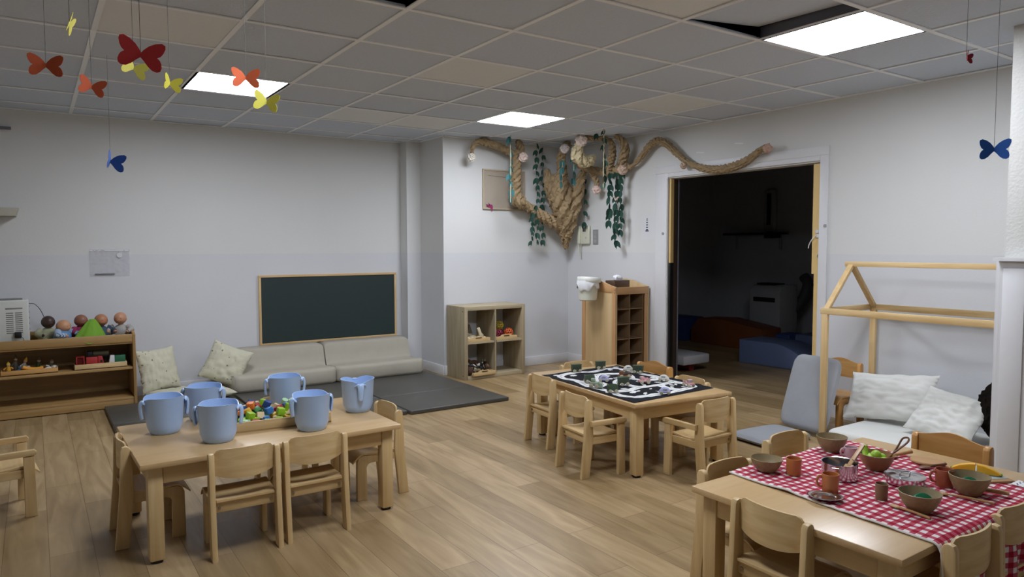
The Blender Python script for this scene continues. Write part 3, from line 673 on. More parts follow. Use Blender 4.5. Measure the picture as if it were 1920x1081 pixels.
MB().box((0, 0, .34), (.08, .2, .64), .04, seg=3).build('fan_body', acm, wf); MB().box((-.043, 0, .36), (.01, .07, .46), .004).build('fan_slot', M['foot'], wf)
ws = thing('wall_shelf', 'dark shelf high on the far wall of the dark room', 'shelf', (7.42, 4.25, 1.5))
MB().box((0, 0, .0), (.22, 1.0, .03), .003).build('shelf_board', M['foot'], ws)
for y in (.36, -.4): MB().box((.05, y, -.12), (.03, .03, .22)).build('bracket', acm, ws)
MB().box((-.02, -.32, -.04), (.12, .2, .05)).build('shelf_box', M['foot'], ws)

# ============================================================ blue buckets
def make_bucket(label, x, y, ang):
    t = thing('mixing_bucket', label, 'bucket', (x, y, .4352), R(ang), 'light blue buckets on the table'); t.scale = (.93, .93, .96)
    rim = lambda j, th: (-.016*math.exp(-((min(abs(math.sin(th/2)), abs(math.cos(th/2))))*5.2)**2) if j in (6, 7, 8) else 0)
    prof = [(0, .004), (.06, .004), (.063, 0), (.068, .004), (.073, .012), (.084, .04), (.0935, .178), (.0965, .184), (.0925, .184), (.081, .04), (.067, .012), (0, .01)]
    MB().lathe(prof, 48, zmod=rim).build('bucket_body', M['bucket'], t, sharp=R(60))
    for sgn in (1, -1):
        path = spline([(.09, 0, .165), (.103, 0, .169), (.113, 0, .161), (.1175, 0, .142), (.1165, 0, .115), (.112, 0, .082), (.11, 0, .076)], 5)
        wd = lerpr([.036, .027, .0205, .0185, .017, .015, .008], 5)
        b = bmesh.new(); rows = []
        for i, p in enumerate(path):
            d = (path[min(i+1, len(path)-1)]-path[max(i-1, 0)]).normalized(); nrm = Vector((-d.z, 0, d.x))
            if nrm.x < 0 and i > 8: pass
            row = []
            for j in range(9):
                u = j/4-1; q = p + Vector((0, wd[i]*u, 0)) + nrm*(-.013*abs(u)**3)
                row.append(b.verts.new((q.x*sgn, q.y, q.z)))
            rows.append(row)
        for r0, r1 in zip(rows, rows[1:]):
            for j in range(8): b.faces.new((r0[j], r0[j+1], r1[j+1], r1[j]))
        mb = MB(); mb.merge(b); o = mb.build('pouring_handle', M['bucket'], t, sharp=R(70))
        md = o.modifiers.new('solid', 'SOLIDIFY'); md.thickness = .003; md.offset = 0
    return t
for lb, x, y, a in [('light blue bucket at the front left corner of its table', -1.005, 1.205, 2), ('light blue bucket closest to the camera, between table edge and block tray', -.825, .905, -22),
    ('light blue bucket behind the front two, at the left back of the table', -.8, 1.375, -28), ('light blue bucket in front of the right part of the block tray', -.405, .865, 6),
    ('light blue bucket standing alone at the right end of the table', -.075, 1.105, -102), ('light blue bucket behind the wooden blocks', -.375, 1.41, -14)]: make_bucket(lb, x, y, a)
# ------------------------------------------------------------ tray of blocks
TX, TY, TR = -.515, 1.13, R(-5)
tray('block_tray', 'large wooden tray full of coloured blocks on the bucket table', 'tray', (TX, TY, .4352), .5, .33, .05, TR, M['bx'], th=.01)
BC = {'red': 'a52a2c', 'blue': '2f6db0', 'orange': 'e0782c', 'green': '2c7a3c', 'lime': '97c22a', 'natural': 'd2b98b', 'yellow': 'e0b23c', 'navy': '24407e', 'mint': 'a8cfa0'}
bmats = {k: flat('block_'+k, v, .45, var=.05) for k, v in BC.items()}
keys = ['red', 'natural', 'blue', 'lime', 'orange', 'green', 'natural', 'red', 'yellow', 'navy', 'mint']
rnd = random.Random(4); cT, sT = math.cos(TR), math.sin(TR)
def block(k, lx, ly, z, rot, shape, s=.034):
    m = MB()
    if shape == 0: m.box((0, 0, 0), (s, s, s), .0025)
    elif shape == 1: m.box((0, 0, 0), (s*1.9, s, s*.6), .0025)
    elif shape == 2: m.cyl((0, 0, 0), s*.5, s*1.25, 20, bev=.002)
    else: m.prism([(-s*.7, -s*.35), (s*.7, -s*.35), (0, s*.4)], -s/2, s/2, 'y', .002)
    nm = ['cube', 'long block', 'cylinder', 'wedge'][shape]
    o = m.build('toy_block', bmats[k], None, (TX+lx*cT-ly*sT, TY+lx*sT+ly*cT, .4352+z), rot)
    return tag(o, '%s wooden %s lying in the heap of toy blocks' % (k, nm), 'toy block', '%s wooden %ss in the block tray' % (k, nm))
for lay, (nx_, ny_, z0, ex, ey) in enumerate([(9, 6, .028, .21, .125), (8, 5, .058, .17, .09), (4, 3, .084, .1, .05)]):
    for i in range(nx_):
        for j in range(ny_):
            if lay == 1 and rnd.random() < .12: continue
            if lay == 2 and rnd.random() < .3: continue
            lx = ex*(2*i/(nx_-1)-1)+rnd.uniform(-.006, .006); ly = ey*(2*j/(ny_-1)-1)+rnd.uniform(-.006, .006)+(.02 if lay else 0)
            sh = rnd.choices([0, 1, 2, 3], [6, 2, 1, 1])[0]; tl = .5 if lay else .12
            block(rnd.choice(keys), lx, ly, z0+rnd.uniform(-.003, .006), (rnd.uniform(-tl, tl), rnd.uniform(-tl, tl), rnd.uniform(0, 3)), sh)
# ============================================================ road play mat with toy vehicles
import numpy as np
def sd_poly(U, V, pts):
    d = np.full(U.shape, 9.)
    for (ax, ay), (bx_, by_) in zip(pts, pts[1:]):
        dx, dy = bx_-ax, by_-ay; t_ = np.clip(((U-ax)*dx+(V-ay)*dy)/(dx*dx+dy*dy+1e-12), 0, 1)
        d = np.minimum(d, np.hypot(U-ax-t_*dx, V-ay-t_*dy))
    return d
def play_mat():
    WU, WV = .72, 1.0; nu, nv = 240, 330
    u, v = np.meshgrid(np.linspace(0, WU, nu), np.linspace(0, WV, nv), indexing='ij')
    jit = .0025*np.sin(u*70+np.sin(v*55)*2)+.002*np.sin(v*85+u*30)
    def loop(p, close=True):
        q = [Vector((a, b, 0)) for a, b in p];
        if close: q = q+[q[0]]
        return [(s.x, s.y) for s in spline(q, 5)]
    roads = [loop([(.1, .1), (.3, .075), (.5, .08), (.63, .1), (.66, .2), (.64, .32), (.66, .5), (.64, .7), (.65, .86), (.58, .93), (.4, .9), (.32, .93), (.14, .92), (.07, .84), (.09, .7), (.06, .5), (.08, .35), (.06, .2)]),
             loop([(.06, .3), (.2, .27), (.34, .3), (.5, .27), (.65, .3)], False), loop([(.09, .66), (.2, .62), (.26, .7), (.36, .78), (.48, .76), (.54, .66), (.48, .56), (.36, .55), (.28, .48), (.3, .38), (.33, .3)], False),
             loop([(.48, .56), (.5, .45), (.65, .42)], False), loop([(.2, .62), (.18, .5), (.07, .45)], False), loop([(.48, .27), (.46, .17), (.5, .08)], False)]
    dr_ = np.full(u.shape, 9.); dash = np.full(u.shape, 9.)
    for p in roads:
        dr_ = np.minimum(dr_, sd_poly(u+jit, v+jit, p))
        L_ = 0; seg = []
        for a, b_ in zip(p, p[1:]):
            l_ = math.hypot(b_[0]-a[0], b_[1]-a[1])
            if int(L_/.018) % 2 == 0: dash = np.minimum(dash, sd_poly(u, v, [a, b_]))
            L_ += l_
    sdf = dr_-.0265
    rg = random.Random(11)
    blobs = []
    for k in range(105):
        cu, cv = rg.uniform(.06, .67), rg.uniform(.06, .95)
        i, j = int(cu/WU*(nu-1)), int(cv/WV*(nv-1))
        if .036 < dr_[i, j] < .085: blobs.append((cu, cv, rg.uniform(.008, .02), rg.uniform(.01, .028), rg.uniform(0, 3)))
    for cu, cv, ra, rb, an in blobs:
        a_ = (u-cu)*math.cos(an)+(v-cv)*math.sin(an); b2 = -(u-cu)*math.sin(an)+(v-cv)*math.cos(an)
        sdf = np.minimum(sdf, (np.hypot(a_/ra, b2/rb)-1+.18*np.sin(9*np.arctan2(a_, b2)))*min(ra, rb))
    sdf = np.maximum(sdf, .0022-dash)
    P00, P10, P01, P11 = np.array((1.275, .392)), np.array((1.985, .425)), np.array((1.362, 1.385)), np.array((2.05, 1.385))
    U, V = (u/WU)[..., None], (v/WV)[..., None]
    xy = P00*(1-U)*(1-V)+P10*U*(1-V)+P01*(1-U)*V+P11*U*V
    z = .4372+.0012*(np.sin(u*23+v*9)+np.sin(v*31-u*12)) + .0012 + .003*(np.clip((.03-u)/.03, 0, 1)*np.sin(v*40)**2+np.clip((u-WU+.03)/.03, 0, 1)*np.sin(v*37)**2)
    co = np.concatenate([xy, z[..., None]], -1).reshape(-1, 3)
    idx = np.arange(nu*nv).reshape(nu, nv)
    fs = np.stack([idx[:-1, :-1], idx[1:, :-1], idx[1:, 1:], idx[:-1, 1:]], -1).reshape(-1, 4)
    me = bpy.data.meshes.new('play_mat'); me.from_pydata(co.tolist(), [], fs.tolist())
    at = me.attributes.new('print', 'FLOAT', 'POINT'); at.data.foreach_set('value', (sdf*100).astype(np.float32).ravel())
    me.polygons.foreach_set('use_smooth', [True]*len(me.polygons))
    m, n, l, b = new_mat('road_print_cloth')
    an = n.new('ShaderNodeAttribute'); an.attribute_name = 'print'
    mr = n.new('ShaderNodeMapRange'); mr.inputs[1].default_value = -.08; mr.inputs[2].default_value = .08; l.new(an.outputs['Fac'], mr.inputs[0])
    mx = n.new('ShaderNodeMix'); mx.data_type = 'RGBA'; l.new(mr.outputs[0], mx.inputs['Factor']); mx.inputs[6].default_value = lin('d8d8d6'); mx.inputs[7].default_value = lin('15161b')
    l.new(mx.outputs[2], b.inputs['Base Color']); b.inputs['Roughness'].default_value = .9; b.inputs['Specular IOR Level'].default_value = .2
    me.materials.append(m); o = bpy.data.objects.new('play_mat', me); COL.objects.link(o)
    md = o.modifiers.new('solid', 'SOLIDIFY'); md.thickness = .0015
    tag(o, 'black cloth play mat printed with white roads on the middle table', 'play mat')
play_mat()
def wheels(t, L, W, r, mat, zc=None):
    for sx in (-1, 1):
        for sy in (-1, 1):
            MB().cyl((sx*L/2, sy*W/2, r), r, .009, 18, 'y', bev=.002).cyl((sx*L/2, sy*(W/2+.004), r), r*.35, .004, 10, 'y').build('wheel', mat, t)
creamw = flat('cream_wheel', 'b0a891', .5); VG = 'toy vehicles on the road play mat'
def toy(kind, label, x, y, ang, col, wcol=None, z=.4405):
    t = thing('toy_'+kind, label, 'toy vehicle', (x, y, z), R(ang), VG); c = flat('toy_'+col, col, .5); wm = wcol or creamw
    dk = flat('toy_window', '3a3f3a', .4)
    if kind == 'wagon':
        MB().box((0, 0, .034), (.068, .036, .034), .003).build('body', c, t); MB().box((0, 0, .053), (.073, .04, .005), .002).build('roof', c, t)
        g = MB()
        for k in (-1, 0, 1): g.box((k*.02, -.0185, .038), (.013, .002, .014)); g.box((k*.02, .0185, .038), (.013, .002, .014))
        g.build('windows', dk, t); wheels(t, .042, .042, .011, wm)
    elif kind == 'open_wagon':
        m = MB().box((0, 0, .018), (.06, .036, .006))
        for sx in (-1, 1): m.box((sx*.028, 0, .034), (.005, .036, .03), .001); m.box((0, sx*.0165, .034), (.06, .004, .03), .001)
        m.build('body', c, t); wheels(t, .038, .042, .011, wm)
    elif kind == 'car':
        b = bmesh.new(); bmesh.ops.create_uvsphere(b, u_segments=24, v_segments=16, radius=1)
        for v in b.verts:
            zz = v.co.z; v.co = Vector((v.co.x*.036, v.co.y*.021*(1-.15*max(0, zz)), .012+max(0, zz)*(.03 if abs(v.co.x) < .6 else .026)+min(0, zz)*.004))
        m = MB(); m.merge(b); m.build('body', c, t)
        MB().box((0, -.0165, .029), (.026, .004, .009), .002).box((0, .0165, .029), (.026, .004, .009), .002).build('windows', flat('toy_window_light', '8d8f90', .3), t); wheels(t, .042, .038, .010, wm)
    elif kind == 'pickup':
        MB().box((0, 0, .02), (.075, .036, .014), .004).box((.012, 0, .036), (.026, .032, .024), .006).box((-.024, -.016, .03), (.026, .004, .012), .001).box((-.024, .016, .03), (.026, .004, .012), .001).build('body', c, t)
        MB().box((.0255, 0, .039), (.002, .022, .012)).box((.012, -.0162, .039), (.016, .002, .011)).build('windows', flat('toy_window_light', '8d8f90', .3), t); wheels(t, .046, .04, .0115, wm)
    elif kind == 'loader':
        MB().box((0, 0, .026), (.05, .03, .02), .004).box((-.006, 0, .046), (.026, .026, .026), .006).build('body', c, t)
        MB().prism([(.03, .006), (.055, .004), (.052, .03), (.034, .034)], -.024, .024, 'y', .002).build('shovel', c, t)
        MB().box((.03, -.018, .028), (.03, .004, .006)).box((.03, .018, .028), (.03, .004, .006)).build('arm', c, t); wheels(t, .034, .038, .013, wm)
    elif kind == 'tow_truck':
        MB().box((0, 0, .02), (.09, .034, .01), .003).box((-.022, 0, .036), (.026, .03, .028), .005).build('body', c, t)
        MB().box((.02, 0, .03), (.05, .02, .008), .002, Matrix.Rotation(R(-8), 4, 'Y')).build('crane_arm', flat('toy_dark_wood', '3c2a20', .5), t); wheels(t, .05, .038, .013, wm)
    return t
toy('wagon', 'dark green toy train wagon at the left back edge of the road mat', 1.625, 1.332, -18, '3a4a32')
toy('wagon', 'dark green toy train wagon at the far edge of the road mat', 1.85, 1.335, -22, '3a4a33')
toy('wagon', 'dark green toy train wagon right of the white beetle-shaped car', 1.945, 1.05, -60, '3b4c35')
toy('wagon', 'dark green toy train wagon in the middle of the road mat, right of the loader', 1.56, .785, -12, '384a33')
toy('open_wagon', 'dark green open toy wagon nearest the camera on the road mat', 1.36, .665, -25, '3d5038')
toy('open_wagon', 'green open toy wagon hidden behind the pale green loader', 1.45, .985, -20, '415340')
toy('loader', 'pale green toy wheel loader near the left side of the road mat', 1.365, .84, -44, '8fa08a')
toy('car', 'lilac toy car behind the pale green loader', 1.55, .955, -50, '9a9cc0')
toy('car', 'lilac toy car at the near right edge of the road mat', 1.585, .455, -40, '989cc2')
toy('car', 'white beetle-shaped toy car at the far side of the road mat', 1.945, 1.15, -30, 'c9c6bd')
toy('car', 'white toy car at the right side of the road mat, behind the pink pickup', 1.885, .75, -60, 'c6c5be')
toy('pickup', 'pink toy pickup in the middle right of the road mat', 1.71, .755, 160, 'c9999a')
toy('pickup', 'pink toy pickup at the right end of the road mat, seen from the front', 1.875, .53, -100, 'c89a9c')
toy('tow_truck', 'brown wooden toy tow truck in the middle of the road mat', 1.74, .965, -30, '6f4527')
# ============================================================ checked cloth and toy kitchen things
def gingham():
    m, n, l, b = new_mat('red_gingham')
    tc = n.new('ShaderNodeTexCoord'); sx = n.new('ShaderNodeSeparateXYZ'); l.new(tc.outputs['UV'], sx.inputs[0])
    outs = []
    for ax in ('X', 'Y'):
        a = n.new('ShaderNodeMath'); a.operation = 'MULTIPLY'; a.inputs[1].default_value = 1/.0355; l.new(sx.outputs[ax], a.inputs[0])
        f = n.new('ShaderNodeMath'); f.operation = 'FRACT'; l.new(a.outputs[0], f.inputs[0])
        g = n.new('ShaderNodeMath'); g.operation = 'GREATER_THAN'; g.inputs[1].default_value = .5; l.new(f.outputs[0], g.inputs[0]); outs.append(g)
    ad = n.new('ShaderNodeMath'); ad.operation = 'ADD'; l.new(outs[0].outputs[0], ad.inputs[0]); l.new(outs[1].outputs[0], ad.inputs[1])
    hf = n.new('ShaderNodeMath'); hf.operation = 'MULTIPLY'; hf.inputs[1].default_value = .5; l.new(ad.outputs[0], hf.inputs[0])
    cr = n.new('ShaderNodeValToRGB'); cr.color_ramp.interpolation = 'CONSTANT'; e = cr.color_ramp.elements
    e[0].color = lin('dcd5d2'); e[0].position = 0; e[1].color = lin('98132b'); e[1].position = .9; k = e.new(.25); k.color = lin('b24f60')
    l.new(hf.outputs[0], cr.inputs[0]); l.new(cr.outputs[0], b.inputs['Base Color']); b.inputs['Roughness'].default_value = .9; b.inputs['Specular IOR Level'].default_value = .2
    return m
def table_cloth():
    nu, nv = 150, 190; W_, Lc = .8, 1.0; y_far, y_near = -.722, -1.4935; flatL = y_far-y_near
    verts, uvs = [], []
    for i in range(nu):
        for j in range(nv):
            u, v = i/(nu-1), j/(nv-1); s = v*Lc; x = (.715+.8*u)*(1-v)+(.668+.8*u)*v
            wav = .5*noise.noise(Vector((u*5, s*6, 2)))+.5*abs(noise.noise(Vector((u*12+s*6, s*11-u*5, 5))))
            if s < flatL: y, z = y_far-s, .4405+.011*max(0, wav)+.003*max(0, math.sin(u*14+s*9))*math.exp(-((u-.25)/.25)**2)
            else:
                h = s-flatL; r_ = .018
                if h < r_*PI/2: a = h/r_; y, z = y_near-r_*math.sin(a), .4375-r_*(1-math.cos(a))+.003*(1-h/.03)
                else: hh = h-r_*PI/2; y, z = y_near-r_-.004, .4375-r_-hh; y -= .018*min(1, hh*8)*math.sin(u*22+1)**2 + .01*noise.noise(Vector((u*8, hh*6, 1)))*min(1, hh*10)
            verts.append((x+.004*noise.noise(Vector((s*5, u*3, 9))), y, z)); uvs.append((u*W_, s))
    fs = [(i*nv+j, i*nv+j+1, (i+1)*nv+j+1, (i+1)*nv+j) for i in range(nu-1) for j in range(nv-1)]
    me = bpy.data.meshes.new('checked_cloth'); me.from_pydata(verts, [], fs); ul = me.uv_layers.new(name='UVMap')
    for lp in me.loops: ul.data[lp.index].uv = uvs[lp.vertex_index]
    for p in me.polygons: p.use_smooth = True
    me.materials.append(gingham()); o = bpy.data.objects.new('checked_cloth', me); COL.objects.link(o)
    md = o.modifiers.new('solid', 'SOLIDIFY'); md.thickness = .0018; md.offset = 1
    tag(o, 'red and white gingham cloth spread over the front right table, hanging over one edge', 'cloth')
    hm = MB().tube([verts[j] for j in range(0, nv, 2)], .004, 6); hm.build('hem', flat('white_hem', 'd9d4d0', .8), o)
    lb = MB().box((1.46, -1.43, .449), (.07, .05, .0025), .001, None); l_ = lb.build('care_label', flat('label_white', 'dedede', .7), o)
    g = MB()
    for k in range(5): g.box((1.435+k*.012, -1.425+(k % 2)*.006, .4505), (.008, .003, .001))
    g.build('label_print', M['foot'], l_)
table_cloth()
ZT = .4455
speck = flat('speckled_brown_melamine', '8b7a54', .4, var=.25, scale=90); speck_in = flat('speckled_inside', '978665', .4, var=.15, scale=90)
terra = flat('terracotta_plastic', 'b9733f', .4, var=.05); terrad = flat('red_terracotta', 'a2583c', .4, var=.05)
spoonw = wood('spoon_wood', 'b8905e', 'a37b4c', 'x'); darkw = wood('dark_spoon_wood', '7b4f32', '61391f', 'x'); lime = flat('lime_green', '9cc436', .4, var=.15)
def bowl(label, x, y, r, h, z=ZT, mat=None, inner=None, sy=1, rz=0):
    t = thing('toy_bowl', label, 'bowl', (x, y, z), rz, 'brown bowls on the checked cloth')
    MB().lathe([(0, 0), (r*.52, 0), (r*.56, h*.04), (r*.78, h*.35), (r*.93, h*.7), (r, h), (r*.96, h*1.01)], 40).build('bowl_body', mat or speck, t)
    MB().lathe([(r*.965, h*1.012), (r*.88, h*.7), (r*.72, h*.36), (r*.5, h*.1), (0, h*.07)], 40).build('bowl_inside', inner or speck_in, t)
    return t
bowl('speckled brown bowl nearest the left corner of the checked cloth', .835, -.8, .06, .05)
bowl('empty brown bowl at the back of the checked cloth beside the pink mug', 1.29, -.79, .062, .064)
tan_in = flat('tan_bowl_inside', '9a7145', .4, var=.1)
bowl('brown bowl holding toy limes', 1.205, -1.03, .064, .062, mat=flat('tan_bowl', '8d6540', .4, var=.15, scale=60), inner=tan_in)
bowl('dark brown bowl with a green toy slice at the front of the checked cloth', .895, -1.345, .065, .062)
bowl('brown bowl with a green toy slice at the right, in front of the cutting board', 1.205, -1.362, .065, .066)
def mug(label, x, y, r, h, mat, ang, z=ZT, handle=True, kind='toy_mug'):
    t = thing(kind, label, 'mug' if handle else 'cup', (x, y, z), R(ang), 'toy mugs on the checked cloth' if handle else None)
    MB().lathe([(0, 0), (r*.9, 0), (r*.94, h*.04), (r, h), (r*.92, h), (r*.86, h*.1), (0, h*.08)], 32).build('mug_body', mat, t)
    if handle: MB().tube(spline([(r*.94, 0, h*.82), (r*1.35, 0, h*.85), (r*1.6, 0, h*.6), (r*1.4, 0, h*.32), (r*.92, 0, h*.25)], 5), .0045, 8).build('mug_handle', mat, t)
mug('orange-brown toy mug beside the left bowl, its handle turned away', .885, -.885, .0285, .062, terra, 60)
mug('orange-brown toy mug in the middle front with its handle to the left', .825, -1.072, .029, .063, terra, 140)
mug('reddish-brown toy mug next to the right bowl', 1.215, -1.275, .031, .062, terrad, 140)
mug('pale pink toy mug between the steel pot and the back bowl', 1.265, -.89, .027, .045, flat('pale_pink_plastic', 'c4abb0', .4), 150)
mug('small plain brown toy cup without a handle in the middle front', .892, -1.22, .0205, .056, flat('brown_cup', '85694c', .5, var=.08), 0, handle=False, kind='toy_cup')
pt = thing('toy_pot', 'stainless steel toy saucepan in the middle of the checked cloth', 'pot', (.985, -1.01, ZT), R(20))
MB().lathe([(0, 0), (.058, 0), (.062, .004), (.063, .062), (.0655, .0635), (.0615, .062), (.06, .005), (0, .004)], 48).build('pot_body', M['steel'], pt)
for s_ in (-1, 1): MB().tube(spline([(s_*.062, -.02, .055), (s_*.078, -.014, .056), (s_*.08, .014, .056), (s_*.062, .02, .055)], 5), .0022, 8).build('pot_handle', M['steel'], pt)
pn = thing('toy_lidded_pan', 'shallow stainless steel toy pan with its lid on, right of the saucepan', 'pan', (1.125, -1.18, ZT), R(-20))
MB().lathe([(0, 0), (.058, 0), (.064, .006), (.066, .028), (.069, .029), (.069, .031), (.062, .029), (.05, .026), (.04, .029), (0, .031)], 48).build('pan_body', M['steel'], pn)
MB().tube(spline([(-.022, 0, .03), (-.02, 0, .042), (0, 0, .045), (.02, 0, .042), (.022, 0, .03)], 5), .002, 8).build('lid_handle', M['steel'], pn)
MB().tube(spline([(-.02, -.066, .024), (-.016, -.085, .012), (.0, -.09, .006), (.016, -.085, .012), (.02, -.066, .024)], 5), .0018, 8).build('wire_handle', M['steel'], pn)
sp_ = MB().lathe([(0, .002), (.034, .002), (.038, .006), (.055, .0085), (.058, .011), (.056, .0115), (.040, .0085), (.036, .0045), (0, .0045)], 48).build('toy_plate', M['steel'], None, (.74, -1.106, ZT)); sp_.rotation_euler = (R(-2), R(2), 0)
tag(sp_, 'round stainless steel toy plate at the front left edge of the checked cloth', 'plate')
def spoon(name, label, a, b_, mat, w_=.012, z=ZT, group=None, r=.004, cat='spoon'):
    a, b_ = Vector(a), Vector(b_); d = b_-a; L_ = d.length; t = thing(name, label, cat, (a.x, a.y, z), math.atan2(d.y, d.x), group)
    pr = [(w_*math.cos(k*PI/10)*1.5, w_*math.sin(k*PI/10)) for k in range(20)]
    MB().ball((0, 0, .006), 1, (w_*1.6, w_, .005), 16).build('spoon_bowl', mat, t)
    MB().tube([(w_*1.2, 0, .007), (L_*.5, 0, .009), (L_, 0, .008)], [r*.9, r, r*1.2], 8).build('spoon_handle', mat, t)
spoon('toy_spoon', 'wooden toy spoon in front of the dark brown bowl', (.85, -1.29), (.83, -1.41), spoonw, .012)
spoon('toy_spoon', 'wooden toy spoon in front of the right bowl', (1.11, -1.32), (1.145, -1.465), spoonw, .012)
spoon('toy_spoon', 'small dark wooden toy spoon lying in front of the round wooden plate', (1.365, -1.135), (1.47, -1.165), darkw, .017)
rp = MB().tube([(0, 0, .012), (.1, -.02, .012)], .008, 12).build('rolling_stick', spoonw, None, (1.25, -1.36, ZT)); rp.rotation_euler = (0, 0, R(-62)); tag(rp, 'thick wooden toy stick poking out behind the right bowl', 'stick')
sk = thing('toy_skillet', 'flat round wooden toy skillet near the back edge of the checked cloth', 'pan', (1.46, -1.1, ZT), R(110))
MB().cyl((0, 0, .006), .062, .01, 36, bev=.003).build('skillet_disc', spoonw, sk); 
o = thing('toy_spatula', 'short wooden toy spatula lying behind the lime bowl', 'spatula', (1.4, -.98, ZT), R(-18))
MB().box((0, 0, .006), (.05, .04, .006), .003).build('blade', spoonw, o); MB().tube([(.02, 0, .008), (.11, 0, .016)], [.006, .0085], 10).build('handle', spoonw, o)
sa = thing('toy_turner', 'wooden toy turner leaning out of the steel saucepan', 'spatula', (1.0, -1.03, .475), R(8))
Mx = Matrix.Rotation(R(-24), 4, 'Y')
MB().box((0, 0, .006), (.06, .032, .006), .002, Mx).build('blade', spoonw, sa); MB().box((.09, 0, .007), (.14, .017, .008), .003, Mx).build('handle', spoonw, sa)
ld = thing('toy_ladle', 'dark wooden toy ladle with a looped handle standing in the lime bowl', 'ladle', (1.235, -1.05, .475), R(-35))
MB().ball((0, 0, 0), .018, (1, 1, .6), 14).build('ladle_bowl', darkw, ld)
MB().tube(spline([(.005, 0, .005), (.03, 0, .035), (.052, .008, .062), (.07, .012, .088), (.084, 0, .094), (.078, -.012, .082), (.05, -.008, .055), (.03, -.002, .036)], 6), .0038, 8).build('ladle_handle', darkw, ld)
LG = 'toy limes in the brown bowl'
for k, (dx, dy, dz) in enumerate([(-.022, .012, .04), (.02, -.008, .042), (0, .03, .038), (.0, -.03, .036), (-.005, .0, .056)]):
    o = MB().ball((0, 0, 0), .019, (1.15, 1, 1), 16).build('toy_lime', lime, None, (1.205+dx, -1.03+dy, ZT+dz)); tag(o, 'bright green toy lime in the bowl with the ladle', 'toy fruit', LG)
o = MB().tube(spline([(0, 0, 0), (.02, .01, .02), (.03, .02, .05)], 5), [.006]+[.012]*9+[.007], 12).build('toy_pepper', lime, None, (1.175, -1.0, ZT+.035)); tag(o, 'bright green toy pepper sticking up from the lime bowl', 'toy vegetable')
gr = flat('teal_green_plastic', '1f7a55', .35)
for lb, x, y in (('green toy melon slice in the dark front bowl', .905, -1.35), ('green toy melon slice in the right bowl', 1.21, -1.36)):
    o = MB().prism([(-.034, 0)]+[(.034*-math.cos(k*PI/10), .03*math.sin(k*PI/10)) for k in range(1, 11)], -.01, .01, 'y', .003, Matrix.Rotation(R(-30), 4, 'X')).build('toy_melon_slice', gr, None, (x, y, ZT+.026), (0, 0, R(-30))); tag(o, lb, 'toy fruit', 'green slices in bowls')
o = MB().ball((0, 0, 0), .03, (1, 1, .35), 14).build('toy_grain', flat('oat_mix', 'a59b84', .9, var=.3, scale=150, bump=.8), None, (.835, -.8, ZT+.018)); tag(o, 'pale mixed grains at the bottom of the left bowl', 'grains', None, 'stuff')
cbz = thing('cutting_board', 'small wooden cutting board with a light blue face under the toy bananas', 'cutting board', (1.455, -1.29, ZT-.002), R(62))
MB().box((0, 0, .006), (.2, .125, .01), .003).build('board', spoonw, cbz); MB().box((.0, 0, .0115), (.15, .11, .002), .001).build('blue_face', flat('light_blue_paint', 'a9bfc6', .5), cbz)
yb = flat('banana_yellow', 'e3ab1e', .45, var=.04); yg = flat('banana_tip', '7e9a2a', .5)
for sgn, lb in ((1, 'left half of the yellow toy banana on the cutting board'), (-1, 'right half of the yellow toy banana on the cutting board')):
    t = thing('toy_banana_half', lb, 'toy fruit', (1.44+sgn*.003*.4, -1.285+sgn*.003, ZT+.012), R(110), 'halves of the toy banana')
    pr = [(0, 0), (sgn*.03, .0), (sgn*.068, .0), (sgn*.078, .006), (sgn*.05, .022), (sgn*.02, .031), (0, .033)]
    MB().prism(pr, -.012, .012, 'y', .003).build('banana_body', yb, t); MB().box((sgn*.077, 0, .005), (.008, .014, .009), .002).build('banana_tip', yg, t)

